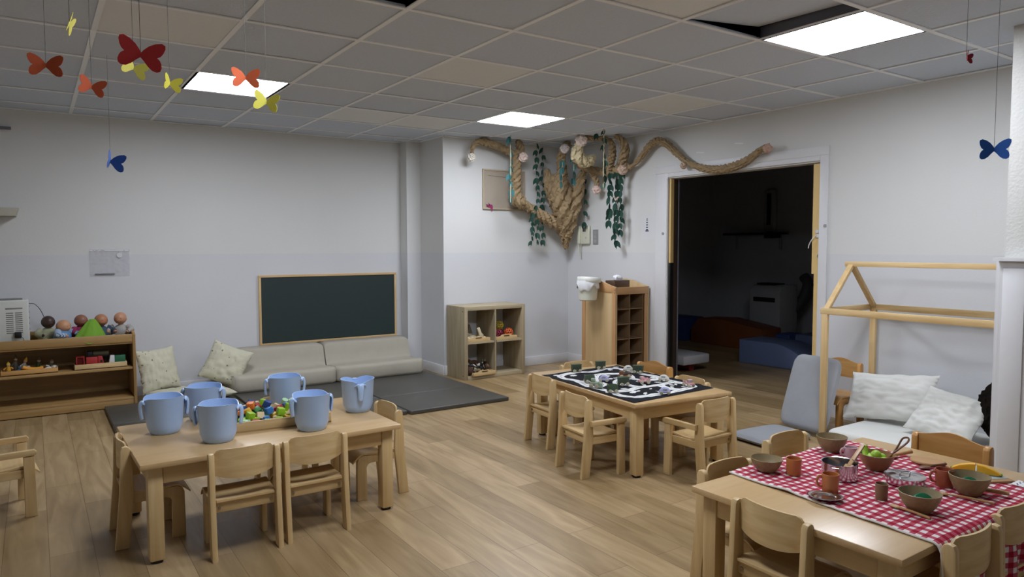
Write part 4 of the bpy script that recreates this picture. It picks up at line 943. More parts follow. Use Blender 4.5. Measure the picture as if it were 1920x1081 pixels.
# ============================================================ dolls on the bookcase
def doll(label, x, skin, cloth, face, arms, y=4.27, head=.052, sleeve=None, bodylean=0, hz=.71):
    t = thing('baby_doll', label, 'doll', (x, y, .5455), R(face), 'baby dolls on the bookcase')
    sk = flat('skin_'+skin, skin, .45, var=.03); cl = cloth
    hz -= .5455+.012
    b = bmesh.new(); bmesh.ops.create_uvsphere(b, u_segments=28, v_segments=20, radius=1)
    for v in b.verts:
        p = v.co.copy(); r = head
        q = Vector((p.x*.93, p.y*1.02, p.z))
        if p.y < 0:   # face towards -Y
            q.y += .06*max(0, 1-abs(p.x)*2)*max(0, 1-abs(p.z+.45)*3)*-1
            q.y -= .16*max(0, 1-abs(p.x)*7)*max(0, 1-abs(p.z+.18)*6)
            for s_ in (-1, 1):
                q.y -= .05*max(0, 1-math.hypot(p.x-s_*.42, p.z+.38)*3.2); q.y += .07*max(0, 1-math.hypot(p.x-s_*.33, p.z)*5)
        for s_ in (-1, 1): q.x += s_*.12*max(0, 1-math.hypot(p.y-.02, p.z+.1)*5)*(1 if s_*p.x > .5 else 0)
        if p.z < -.3: q *= 1-.12*(-.3-p.z)
        v.co = q*r + Vector((0, -.01-bodylean, hz))
    m = MB(); m.merge(b); m.tube([(0, 0-bodylean*.5, hz-head*1.25), (0, -.004-bodylean, hz-head*.7)], [.02, .02], 12); hd = m.build('head', sk, t, sharp=R(80))
    e = MB()
    for s_ in (-1, 1): e.ball((s_*head*.34, -.01-bodylean-head*.86, hz+.001), .0055, (1, .5, .8), 10)
    e.build('eyes', flat('doll_eye', '1c1714', .3), hd); MB().ball((0, -.01-bodylean-head*.93, hz-head*.42), .007, (1.2, .4, .45), 10).build('mouth', flat('doll_lips', '9b5348', .5), hd)
    b = bmesh.new(); bmesh.ops.create_uvsphere(b, u_segments=20, v_segments=14, radius=1)
    for v in b.verts:
        zz = v.co.z; v.co = Vector((v.co.x*(.078-.02*max(0, zz)), v.co.y*.055, zz*.066+.064))+Vector((0, -bodylean*.4*(zz+1), 0))
        v.co += Vector((1, 1, 0))*noise.noise(v.co*45)*.003
    m = MB(); m.merge(b); m.build('clothes', cl, t, sharp=R(80))
    for s_ in (-1, 1):
        d = arms if s_ > 0 else arms*.7
        pa = spline([(s_*.055, -bodylean*.7, .105), (s_*.09, -.03, .085), (s_*.075, -.075-d, .075)], 4)
        ar = MB().tube(pa, lerpr([.026, .024, .018], 4), 10).build('sleeve', sleeve or cl, t)
        MB().ball(tuple(pa[-1]), .013, (1, 1.2, .9), 10).build('hand', sk, ar)
        lg = MB().tube(spline([(s_*.03, -.01, .025), (s_*.045, -.06, .03), (s_*.05, -.1, .018)], 4), lerpr([.024, .02, .014], 4), 10).build('leg', cl, t); MB().ball((s_*.05, -.105, .022), .016, (.9, 1, 1.2), 10).build('foot', sk, lg)
stripes, n_, l_, b_ = new_mat('blue_striped_jersey')
tc = n_.new('ShaderNodeTexCoord'); wv = n_.new('ShaderNodeTexWave'); wv.inputs['Scale'].default_value = 38; l_.new(tc.outputs['Object'], wv.inputs['Vector'])
cr = n_.new('ShaderNodeValToRGB'); cr.color_ramp.interpolation = 'CONSTANT'; cr.color_ramp.elements[0].color = lin('44719c'); cr.color_ramp.elements[1].color = lin('c3ccd4'); cr.color_ramp.elements[1].position = .5
l_.new(wv.outputs['Fac'], cr.inputs[0]); l_.new(cr.outputs[0], b_.inputs['Base Color']); b_.inputs['Roughness'].default_value = .9
doll('dark-skinned baby doll in cream clothes beside the white air purifier', -1.42, '3d2820', flat('cream_print_cloth', '9a9a7c', .9, var=.25, scale=60), 25, .0, 4.33, hz=.728)
doll('light-skinned baby doll in blue with a striped sleeve, second from the left', -1.325, 'bd8b67', flat('blue_doll_dress', '5f86ac', .9, var=.1), 55, .01, 4.2, sleeve=stripes, hz=.7)
doll('brown-skinned baby doll in magenta between the striped and the green-caped dolls', -1.195, '8a5a44', flat('magenta_cloth', '8c2d52', .9, var=.1), 40, .0, 4.33, hz=.725)
doll('baby doll with a green cape and dark blue clothes, second from the right', -1.055, 'ac7452', flat('navy_doll_cloth', '39495a', .9, var=.1), 30, .0, 4.26, hz=.728)
doll('light-skinned baby doll in a grey striped shirt at the right end of the bookcase', -.905, 'b88566', flat('grey_doll_shirt', '9f9a95', .9, var=.15, scale=80), -25, .0, 4.27, hz=.735)
# green cape spread beside the fourth doll
b = bmesh.new(); rows = []; ap = Vector((-1.115, 4.2, .735))
for i in range(15):
    u = i/14; row = []
    for j in range(33):
        th = PI*1.05+PI*.98*j/32; r = .018+.115*u**.95*(1+.08*math.sin(th*7)); 
        row.append(b.verts.new((ap.x-.035*u+1.05*r*math.cos(th), ap.y-.02*u+r*.75*math.sin(th), max(.549, ap.z-.19*u**1.15+.012*math.sin(th*9)*u))))
    rows.append(row)
for r0, r1 in zip(rows, rows[1:]):
    for j in range(32): b.faces.new((r0[j], r0[j+1], r1[j+1], r1[j]))
mb = MB(); mb.merge(b); o = mb.build('green_cape', flat('green_cloth', '6d9a2a', .85, var=.08, bump=.3, scale=20), sharp=R(80)); md = o.modifiers.new('solid', 'SOLIDIFY'); md.thickness = .004
tag(o, 'bright green cloth cape draped over a doll on the bookcase', 'cloth')
# ============================================================ trays in the bookcase
tray('wooden_tray', 'shallow wooden tray of little figures on the middle shelf, left part', 'tray', (-1.55, 4.22, .3325), .37, .2, .04, 0, M['ox'], group='trays in the bookcase')
tray('wooden_tray', 'shallow wooden tray of toy trucks on the middle shelf, right part', 'tray', (-1.068, 4.22, .3325), .37, .2, .045, 0, M['bx'], group='trays in the bookcase')
zt = .3405
def truck(name, label, x, y, rz, cab, body, L=.13, W=.06, Hh=.092):
    t = thing(name, label, 'toy vehicle', (x, y, zt), R(rz), 'toy trucks in the bookcase tray')
    MB().prism([(0, .014), (L*.32, .014), (L*.32, .04), (L*.24, Hh), (0, Hh)], -W/2, W/2, 'y', .004, Matrix.Translation((L*.12, 0, 0))).build('cab', flat('cab_'+cab, cab, .4), t)
    MB().box((-L*.2, 0, .014+Hh*.42), (L*.62, W, Hh*.8), .004).build('cargo_body', flat('cargo_'+body, body, .4), t)
    MB().box((0, 0, .016), (L*.9, W*.8, .008)).build('chassis', M['foot'], t)
    MB().box((L*.31, -W/2-.0005, .052), (L*.12, .002, .018)).build('window', M['foot'], t)
    for sx in (-.3, .3):
        for sy in (-1, 1): MB().cyl((sx*L, sy*W*.44, .016), .016, .012, 18, 'y', bev=.002).build('wheel', M['foot'], t)
    return t
truck('toy_fire_engine', 'red toy fire engine in the middle of the bookcase tray', -1.105, 4.17, 0, 'a02528', 'a32c2a', .13)
g = truck('toy_recycling_truck', 'toy recycling truck with white cab and green container', -.955, 4.175, 180, 'd6d6d6', '2b6b4a', .125)
rc = flat('white_print', 'd5e0d8', .5); 
m = MB()
for k in range(3):
    a = k*2*PI/3; m.tube([(.028+.011*math.cos(a+.3), .0315, .045+.011*math.sin(a+.3)), (.028+.011*math.cos(a+1.5), .0315, .045+.011*math.sin(a+1.5))], .0018, 6)
m.build('recycling_mark', rc, g)
t = thing('toy_crate', 'small red open toy crate at the left end of the truck tray', 'toy', (-1.212, 4.17, zt), 0)
m = MB()
for s_ in (-1, 1): m.box((s_*.026, 0, .05), (.006, .05, .095), .001); m.box((0, 0, .05+s_*.045), (.058, .05, .006), .001)
m.box((0, .024, .05), (.05, .003, .09)); m.build('crate_frame', flat('red_plastic', 'a32a2a', .45), t); MB().box((0, -.03, .018), (.036, .012, .03), .003).build('block', M['bx'], t)
t = thing('toy_tanker', 'dark toy tanker truck lying across the back of the truck tray', 'toy vehicle', (-1.06, 4.27, .44), 0, 'toy trucks in the bookcase tray')
MB().cyl((0, 0, .0), .028, .12, 20, 'x', bev=.006).build('tank', flat('grey_yellow_tank', '6a6650', .5, var=.2), t); MB().box((-.078, 0, .0), (.04, .05, .05), .006).build('cab', flat('dark_grey_cab', '3c4044', .5), t); MB().box((0, 0, -.03), (.19, .045, .01), .002).build('chassis', M['foot'], t)
for sx in (-.06, 0.04):
    for sy in (-1, 1): MB().cyl((sx, sy*.02, -.045), .016, .012, 16, 'y').build('wheel', M['foot'], t)
fg = [('yellow', 'd19a28'), ('blue', '3f6c8e'), ('white', 'c6c9c2'), ('orange', 'c88326'), ('grey', '77766c'), ('green', '44583c')]
def figure(label, x, y, rz, c1, c2, h=.09, tilt=0, z=zt):
    t = thing('toy_figure', label, 'toy figure', (x, y, z+.012), R(rz), 'little figures in the bookcase tray'); t.rotation_euler = (0, R(tilt), R(rz))
    MB().tube([(0, 0, 0), (0, 0, h*.35), (0, 0, h*.6)], [.012, .015, .010], 12).build('body', flat('fig_'+c1, c1, .6), t)
    MB().ball((0, 0, h*.74), .013, (1, 1, 1.05), 12).build('head', flat('fig_skin', 'c9a27c', .6), t)
    MB().lathe([(.0135, h*.78), (.008, h*.93), (0, h*1.05)], 12).build('cap', flat('fig_'+c2, c2, .6), t)
    MB().tube([(-.014, 0, h*.5), (-.03, 0, h*.3)], .005, 8).build('arm', flat('fig_'+c1, c1, .6), t); MB().tube([(.014, 0, h*.5), (.03, 0, h*.35)], .005, 8).build('arm', flat('fig_'+c1, c1, .6), t)
figure('little figure in yellow standing at the left end of the figure tray', -1.685, 4.17, 0, 'd19a28', 'c7b13a', .085)
figure('little grey figure standing at the back of the figure tray', -1.64, 4.27, 20, '77766c', '6b6a58', .12)
figure('little figure with a yellow cap leaning in the middle of the figure tray', -1.6, 4.2, 40, 'c6c9c2', 'd19a28', .11, 22)
figure('little blue figure lying across the figure tray', -1.64, 4.17, 10, '3f6c8e', 'c6c9c2', .1, 68)
figure('little white figure lying at the right of the figure tray', -1.46, 4.17, 10, 'c6c9c2', 'c6c9c2', .09, 75)
figure('little green figure at the back right of the figure tray', -1.5, 4.26, 10, '44583c', '4a4a3c', .09, 10)
figure('little grey-green figure at the right end of the figure tray', -1.41, 4.24, 0, '5d6150', '77766c', .07, 8)
o = MB().tube(spline([(-.07, 0, .03), (-.03, 0, .012), (.02, 0, .004), (.07, 0, .012)], 5), [.006]+[.017]*13+[.016]*2, 12).build('toy_banana', flat('orange_yellow', 'd6932a', .5, var=.05), None, (-1.53, 4.15, zt+.022)); tag(o, 'curved orange-yellow toy banana in the figure tray', 'toy fruit')
# ============================================================ trays and toys in the cube shelf
KT = 'handled trays in the cube shelf'
zs = .371; zb = .0385
tray('handled_tray', 'beech handled tray of plain blocks in the upper left compartment of the cube shelf', 'tray', (2.155, 3.635, zs), .27, .24, .035, 0, M['bx'], True, KT)
tray('handled_tray', 'beech handled tray of lattice balls in the upper right compartment of the cube shelf', 'tray', (2.49, 3.635, zs), .26, .24, .035, 0, M['bx'], True, KT)
tray('handled_tray', 'beech handled tray of toy animals in the lower left compartment of the cube shelf', 'tray', (2.19, 3.59, zb), .27, .24, .035, R(3), M['bx'], True, KT)
nat = flat('natural_block', 'd6c9a8', .6, var=.05)
rnd = random.Random(9)
for k in range(13):
    sh = k % 4; m = MB()
    if sh == 0: m.box((0, 0, 0), (.06, .03, .03), .002)
    elif sh == 1: m.cyl((0, 0, 0), .026, .03, 20, 'x', bev=.002)
    elif sh == 2: m.prism([(-.03, -.015), (.03, -.015), (0, .02)], -.015, .015, 'y', .002)
    else: m.prism([(.03*math.cos(a*PI/8), .03*math.sin(a*PI/8)) for a in range(9)], -.014, .014, 'y', .002)
    o = m.build('wooden_block', nat, None, (2.065+.043*(k % 5)+rnd.uniform(-.008, .008), 3.57+.045*((k//5) % 3), zs+.026+.02*(k//9)), (rnd.uniform(-.4, .4), rnd.uniform(-.6, .6), rnd.uniform(0, 3)))
    tag(o, 'plain unpainted %s block in the cube shelf tray' % ['oblong', 'round', 'wedge-shaped', 'half-round'][sh], 'toy block', 'unpainted %s blocks in the cube shelf' % ['oblong', 'round', 'wedge', 'half-round'][sh])
o = MB().box((0, 0, 0), (.03, .02, .13), .002).build('wooden_block', nat, None, (2.2, 3.56, zs+.075), (0, R(-22), 0)); tag(o, 'long unpainted block standing at a slant in the cube shelf tray', 'toy block')
o = MB().prism([(-.04, -.03), (.04, -.03), (0, .06)], -.015, .015, 'y', .002).build('wooden_block', flat('grey_block', '6f6a5f', .6), None, (2.14, 3.68, zs+.1), (0, 0, .3)); tag(o, 'large grey triangular block at the back of the cube shelf tray', 'toy block')
def lattice_ball(label, c, r, col):
    b = bmesh.new(); bmesh.ops.create_icosphere(b, subdivisions=2, radius=r)
    cen = {f.index: f.calc_center_median().normalized()*r for f in b.faces}; b.faces.ensure_lookup_table()
    m = MB()
    for e in b.edges:
        f = e.link_faces
        if len(f) == 2: m.tube([cen[f[0].index], cen[f[1].index]], r*.12, 6)
    b.free(); o = m.build('lattice_ball', flat('ball_'+col, col, .45), None, c); return tag(o, label, 'ball', 'lattice balls in the cube shelf')
lattice_ball('yellow lattice ball on top of the dark red ones', (2.475, 3.63, zs+.135), .042, 'b7a21f')
lattice_ball('orange lattice ball at the right of the tray', (2.56, 3.585, zs+.06), .044, 'd8622c')
lattice_ball('dark red lattice ball at the front left of the tray', (2.44, 3.59, zs+.055), .042, '8c1f3c')
lattice_ball('dark red lattice ball at the back of the tray', (2.5, 3.67, zs+.055), .042, '7d2038')
def animal(label, name, x, y, z, rz, mat, s=1, horns=False, lying=0):
    t = thing(name, label, 'toy animal', (x, y, z), R(rz), 'toy animals in the cube shelf'); t.rotation_euler = (R(lying), 0, R(rz)); t.scale = (s, s, s)
    m = MB().ball((0, 0, .045), .02, (1.9, .9, 1), 16)
    m.tube(spline([(.028, 0, .05), (.042, 0, .064), (.054, 0, .064), (.066, 0, .055)], 4), lerpr([.014, .010, .011, .007], 4), 10)
    for sx in (-.024, .022):
        for sy in (-.011, .011): m.tube([(sx, sy, .042), (sx+.002, sy, .022), (sx, sy, .0)], [.0085, .0055, .005], 8)
    m.tube(spline([(-.036, 0, .05), (-.043, 0, .04), (-.042, 0, .02)], 4), .003, 6)
    for sy in (-1, 1): m.tube([(.044, sy*.007, .07), (.041, sy*.017, .073)], [.004, .002], 6)
    m.build('animal_body', mat, t, sharp=R(80))
    if horns:
        h = MB()
        for sy in (-1, 1): h.tube(spline([(.047, sy*.005, .073), (.048, sy*.014, .08), (.05, sy*.013, .09)], 3), .0022, 6)
        h.build('horns', flat('horn', 'c9bfa8', .5), t)
cow, n_, l_, b_ = new_mat('black_white_hide'); tc = n_.new('ShaderNodeTexCoord'); ns = n_.new('ShaderNodeTexNoise'); ns.inputs['Scale'].default_value = 28; ns.inputs['Detail'].default_value = 0; l_.new(tc.outputs['Object'], ns.inputs['Vector'])
cr = n_.new('ShaderNodeValToRGB'); cr.color_ramp.interpolation = 'CONSTANT'; cr.color_ramp.elements[0].color = lin('14130f'); cr.color_ramp.elements[1].color = lin('d9d5c8'); cr.color_ramp.elements[1].position = .49
l_.new(ns.outputs['Fac'], cr.inputs[0]); l_.new(cr.outputs[0], b_.inputs['Base Color'])
brn = flat('brown_hide', '5c4230', .6, var=.15); crm = flat('cream_hide', 'a99a7c', .6, var=.15); bls = flat('black_hide', '1b1916', .6)
za = zb+.009
animal('black and white toy cow at the front of the animal tray', 'toy_cow', 2.2, 3.535, za, 200, cow, 1.15, True)
animal('black and white toy cow facing right in the animal tray', 'toy_cow', 2.225, 3.6, za+.018, 20, cow, 1.2, True)
animal('black toy cow in the middle of the animal tray', 'toy_cow', 2.13, 3.6, za, 120, bls, 1.2)
animal('brown toy horse at the right of the animal tray', 'toy_horse', 2.295, 3.585, za, 80, brn, 1.3)
animal('brown toy bear at the back of the animal tray', 'toy_bear', 2.19, 3.67, za+.03, 180, brn, 1.35)
animal('cream toy sheep at the front left of the animal tray', 'toy_sheep', 2.15, 3.53, za, 160, crm, 1.0)
animal('grey-white toy goat at the left of the animal tray', 'toy_goat', 2.095, 3.56, za+.03, 150, cow, 1.1)
o = MB().ball((0, 0, 0), .05, (.8, 1, .9), 16).build('toy_pouch', flat('dark_brown_cloth', '43291f', .9, bump=.4), None, (2.06, 3.53, zb+.045)); tag(o, 'dark brown rounded cloth toy beside the animal tray', 'toy')
# ============================================================ paper butterflies on threads
def butterfly(label, p, col, size, yaw, fold=20, tilt=0, roll=0, ztop=H, pitch=0, tx=0, ty=0):
    yaw = yaw-CAMY+math.degrees(math.atan2(p[1]+2.4907, p[0]+1.4996))-90
    t = thing('paper_butterfly', label, 'paper butterfly', p, 0, 'paper butterflies hanging from the ceiling')
    m_ = flat('paper_'+col, col, .85, var=.02); S = size*.44
    # one wing outline (x outwards, z up): upper lobe, notch, lower lobe
    W = [(0, .12), (.1, .28), (.3, .5), (.55, .66), (.82, .74), (.98, .66), (1.0, .5), (.94, .28), (.84, .1), (.7, 0), (.82, -.1), (.9, -.25), (.94, -.45), (.9, -.62), (.76, -.7), (.56, -.66), (.36, -.5), (.16, -.26), (0, -.1)]
    base = Matrix.Rotation(R(yaw), 4, 'Z') @ Matrix.Rotation(R(tilt), 4, 'Y') @ Matrix.Rotation(R(pitch), 4, 'X')
    for s_, nm in ((1, 'wing'), (-1, 'wing')):
        Mx = base @ Matrix.Rotation(R(-s_*fold), 4, 'Z')
        sub = [(s_*a*S, b_*S*.95) for a, b_ in W]
        MB().prism(sub, -.0006, .0006, 'y', 0, Mx).build(nm, m_, t)
    MB().tube([(0, 0, .1*S), (tx*.3, ty*.3, (ztop-p[2])*.5), (tx, ty, ztop-p[2]-.001)], .0007, 5).build('thread', flat('thread_grey', '5e5c58', .7), t)
OR, RD, YL, BLU = 'b34a20', 'cc3a3c', 'd2ca58', '24509a'
CAMY = -34
butterfly('orange-brown paper butterfly hanging furthest left', (-1.451, -.091, 1.823), 'b5502a', .1, CAMY-6, 12)
butterfly('dark orange paper butterfly to the left of the small yellow one', (-1.336, .004, 1.796), 'b5502a', .088, CAMY+8, 22, 12)
butterfly('large red paper butterfly above the left table', (-1.274, -.604, 1.765), RD, .115, CAMY+4, 14, 8)
butterfly('yellow paper butterfly seen edge-on near the top left corner', (-1.409, -.493, 1.842), YL, .075, CAMY+84, 6, 0, 0, H, 20)
butterfly('yellow paper butterfly half hidden behind the large red one', (-1.245, -.20, 1.822), YL, .085, CAMY+20, 20, 18)
butterfly('small yellow paper butterfly right of the large red one', (-1.11, .08, 1.848), 'b5ac36', .085, CAMY+30, 35, 10)
butterfly('bright orange paper butterfly in front of the left ceiling light', (-.881, .035, 1.886), 'd8653a', .108, CAMY+2, 16)
butterfly('yellow paper butterfly below the bright orange one, wings layered', (-.818, .018, 1.81), 'cfc74e', .105, CAMY-4, 26, 10)
butterfly('dark blue paper butterfly in front of the left back wall', (-1.104, 2.293, 1.817), '1f4a94', .178, CAMY+40, 40, 12)
butterfly('red paper butterfly seen edge-on near the right column', (.881, -1.446, 1.888), '8e1f2c', .052, CAMY+70, 30, 8)
butterfly('blue paper butterfly hanging beside the right column', (1.005, -1.481, 1.615), '2b62b8', .104, CAMY+6, 25, 2, tx=.01)
butterfly('yellow paper butterfly at the top edge of the photo', (-.6, -.483, 2.075), YL, .07, CAMY+20, 25)

# ============================================================ kraft paper tree in the corner
kraft = flat('kraft_paper', 'a08a69', .8, var=.22, scale=26, bump=.8, spec=.25); kraft_lit = flat('kraft_paper_lit', 'cfc09a', .75, var=.15, scale=26, bump=.8)  # second kraft is painted paler: light of the nearby ceiling panel on the loop
tr = thing('paper_tree', 'twisted brown kraft paper tree with branches spread over the corner walls', 'paper tree', (3.4, 3.72, 1.3))
O = Vector((3.4, 3.72, 1.3))
def limb(name, pts, rads, mat=kraft, tw=30, lob=.3, n=36, lobes=4, k=9, cr=.12):
    P_ = [p-O for p in spline(pts, k)]; rr = lerpr(rads, k)
    m = MB().tube(P_, rr, n, lobes=lobes, twist=tw, lob=lob)
    for v in m.b.verts:   # crumple
        q = v.co*46; v.co += Vector((noise.noise(q), noise.noise(q+Vector((5, 0, 0))), noise.noise(q+Vector((0, 9, 0)))))*cr*.06*1.2
    return m.build(name, mat, tr, sharp=R(50))
limb('trunk', [(3.43, 3.72, 1.285), (3.4, 3.70, 1.4), (3.36, 3.67, 1.52), (3.32, 3.63, 1.66), (3.28, 3.62, 1.82), (3.25, 3.62, 1.98), (3.24, 3.62, 2.1)], [.01, .05, .075, .105, .12, .105, .06], lob=.22, tw=7, n=40, lobes=5, cr=.28)
limb('trunk_fold', [(3.41, 3.66, 1.42), (3.40, 3.62, 1.6), (3.40, 3.56, 1.76), (3.42, 3.51, 1.92), (3.44, 3.47, 2.08), (3.46, 3.43, 2.16)], [.03, .07, .075, .06, .04, .012], tw=9, n=30, lobes=4, cr=.22)
limb('trunk_fold', [(3.3, 3.66, 1.75), (3.22, 3.7, 1.9), (3.18, 3.72, 2.03), (3.17, 3.74, 2.16)], [.09, .07, .05, .02], tw=9, n=26, lobes=4, cr=.2)
limb('branch', [(3.4, 3.66, 1.5), (3.27, 3.69, 1.56), (3.13, 3.72, 1.63), (3.0, 3.74, 1.70), (2.9, 3.74, 1.75), (2.82, 3.73, 1.77)], [.055, .062, .058, .05, .042, .045], tw=20)
limb('branch', [(2.84, 3.72, 1.79), (2.77, 3.72, 1.8), (2.75, 3.73, 1.9), (2.755, 3.73, 2.03), (2.755, 3.73, 2.16), (2.745, 3.72, 2.28)], [.06, .062, .055, .052, .052, .045], tw=24)
limb('branch', [(2.76, 3.72, 2.27), (2.63, 3.72, 2.32), (2.5, 3.72, 2.36), (2.35, 3.72, 2.385), (2.27, 3.72, 2.37), (2.225, 3.72, 2.32), (2.212, 3.72, 2.26)], [.03, .036, .034, .038, .026, .022, .014], tw=30)
limb('branch', [(2.74, 3.72, 2.28), (2.79, 3.7, 2.33), (2.77, 3.69, 2.39), (2.74, 3.68, 2.425)], [.03, .04, .036, .02], tw=30)
limb('branch', [(3.25, 3.6, 2.02), (3.24, 3.56, 2.14), (3.2, 3.53, 2.25), (3.2, 3.47, 2.36), (3.26, 3.45, 2.41)], [.07, .05, .045, .04, .03], tw=24)
limb('loop', [(3.14, 3.1, 2.41), (3.12, 3.13, 2.33), (3.12, 3.16, 2.25), (3.2, 3.16, 2.19), (3.28, 3.14, 2.2), (3.33, 3.15, 2.24)], [.025, .045, .062, .062, .05, .03], kraft_lit, tw=14, lob=.25, n=30, cr=.2)
limb('branch', [(3.15, 3.08, 2.41), (3.25, 3.02, 2.41), (3.35, 2.98, 2.4), (3.4, 2.95, 2.36), (3.42, 2.96, 2.27), (3.43, 3.0, 2.18), (3.43, 3.02, 2.1)], [.025, .028, .02, .024, .034, .04, .024], tw=40, lob=.3)
limb('branch', [(3.3, 3.42, 2.2), (3.4, 3.36, 2.15), (3.47, 3.22, 2.11), (3.49, 3.1, 2.09), (3.49, 2.95, 2.1), (3.49, 2.83, 2.11)], [.03, .034, .034, .036, .048, .036], tw=22)
limb('branch', [(3.49, 2.83, 2.11), (3.5, 2.74, 2.125), (3.5, 2.64, 2.19), (3.5, 2.52, 2.29), (3.5, 2.42, 2.325), (3.5, 2.3, 2.285), (3.51, 2.17, 2.18), (3.52, 2.04, 2.085), (3.53, 1.86, 2.015), (3.53, 1.69, 1.99), (3.53, 1.54, 2.0), (3.52, 1.38, 2.045), (3.5, 1.25, 2.105), (3.5, 1.16, 2.14)], [.03, .017, .025, .03, .033, .032, .026, .022, .03, .034, .034, .03, .024, .014], tw=34)
limb('branch', [(3.48, 2.86, 2.1), (3.46, 2.85, 2.19), (3.44, 2.8, 2.27), (3.42, 2.79, 2.34), (3.38, 2.82, 2.395), (3.35, 2.85, 2.42)], [.03, .045, .042, .034, .028, .016], tw=22)
limb('branch', [(3.42, 3.34, 2.17), (3.46, 3.31, 2.09), (3.47, 3.27, 2.02), (3.47, 3.25, 1.95)], [.034, .034, .028, .02], tw=34)
def rose(p, r, col):
    b = bmesh.new(); bmesh.ops.create_icosphere(b, subdivisions=4, radius=r)
    for v in b.verts:
        a = math.atan2(v.co.z, v.co.x); d = v.co.length; rr = v.co.normalized()
        sp1 = math.sin(3*a+9*rr.y+4*noise.noise(rr*2)); v.co *= 1+.16*sp1+.1*noise.noise(rr*6)
    m = MB(); m.merge(b); o = m.build('paper_rose', flat('rose_'+col, col, .85), tr, Vector(p)-O, sharp=R(30)); return o
for p, r, c in [((2.206, 3.72, 2.217), .04, 'e2dccf'), ((2.8, 3.66, 2.255), .046, 'e6d2c8'), ((3.15, 3.4, 2.34), .045, 'e4dad6'), ((3.1, 3.07, 2.43-.05), .055, 'ead9cf'), ((3.44, 2.83, 2.085), .046, 'cdb39e'), ((3.46, 3.25, 1.915), .042, 'e0c4b8'), ((3.46, 2.93, 1.81), .03, 'e0c4b8'), ((3.5, 2.08, 2.06), .03, 'cdb39e'), ((3.49, 1.17, 2.11), .035, 'cba998')]: rose(p, r, c)
# ------------------------------------------------------------ leaf garlands
def leaf_mesh(nm, col):
    b = bmesh.new()
    for s_ in (-1, 1):
        pts = [(0, 0, .004), (.012, .005, .0), (.020, .010, -.014), (.0205, .014, -.032), (.014, .014, -.056), (.007, .006, -.042), (0, 0, -.034)]
        vs = [b.verts.new((s_*x*1.05, -y*.8, z)) for x, y, z in pts]; b.faces.new(vs)
    me = bpy.data.meshes.new(nm); b.to_mesh(me); b.free(); me.materials.append(flat('leaf_'+col, col, .75, var=.1)); return me
LM = {'g': leaf_mesh('leaf_green', '163f32'), 't': leaf_mesh('leaf_teal', '2b5f60')}
rnd = random.Random(21)
def garland(label, x, y, z1, z0, col, n, w=.003, sc=1.0, spread=.012):
    t = thing('leaf_garland', label, 'leaf garland', (x, y, z1), 0, 'green paper leaf garlands on the paper tree')
    MB().tube([(0, 0, 0), (.002, 0, (z0-z1)*.5), (-.002, 0, z0-z1)], w, 6).build('garland_string', flat('string_cream', 'b5a889', .8) if w > .0025 else flat('string_green', '47584c', .8), t)
    for k in range(n):
        o = bpy.data.objects.new('leaf', LM[col]); COL.objects.link(o); o.parent = t
        q = (k+.5)/n; o.location = (rnd.uniform(-spread, spread), rnd.uniform(-.008, .004), (z0-z1)*q+.02); o.rotation_euler = (rnd.uniform(-.3, .3), rnd.uniform(-.35, .35), R(-34)+rnd.uniform(-1.2, 1.2)); s_ = sc*rnd.uniform(.95, 1.45); o.scale = (s_, s_, s_)
garland('teal leaf garland hanging in front of the upright left branch', 2.50, 3.45, H-.002, 1.76, 't', 9, .005, 1.1, .02)
garland('dark green leaf garland hanging near the back wall, left of two long ones', 3.0, 3.69, H-.002, 1.33, 'g', 15, .0015)
garland('dark green leaf garland hanging near the back wall, right of two long ones', 3.13, 3.76, H-.03, 1.33, 'g', 14, .0015)
garland('short dark green leaf garland under the lower left branch', 2.935, 3.69, 1.68, 1.33, 'g', 7, .0015, .9)
garland('short teal leaf garland in front of the trunk, left one', 3.12, 3.4, 2.23, 1.93, 't', 4, .004, 1.1)
garland('short teal leaf garland in front of the trunk, right one', 3.19, 3.3, 2.25, 1.96, 't', 4, .004, 1.1)
garland('thin dark leaf garland on the right wall above the door phone', 3.5, 3.5, 2.1, 1.5, 'g', 5, .0012, 1.0, .006)
garland('dark green leaf garland on a thick cream string hanging from the ceiling', 3.02, 2.64, H-.002, 1.86, 'g', 8, .0055, 1.0)
garland('dark green leaf garland right of the trunk, leftmost of three dense ones', 3.44, 3.03, 2.08, 1.53, 'g', 9, .0015, 1.2)
garland('dark green leaf garland right of the trunk, longest of three dense ones', 3.45, 2.94, 2.08, 1.32, 'g', 12, .0015, 1.15)
garland('dark green leaf garland right of the trunk, rightmost of three dense ones', 3.455, 2.87, 2.08, 1.43, 'g', 10, .0015, 1.15)
o = bpy.data.objects.new('paper_leaf', LM['g']); COL.objects.link(o); o.location = (3.17, 2.92, 2.43); o.rotation_euler = (0, 0, R(-60)); o.scale = (1.2, 1.2, 1.2); tag(o, 'single dark green paper leaf under the ceiling above the paper tree', 'paper leaf')
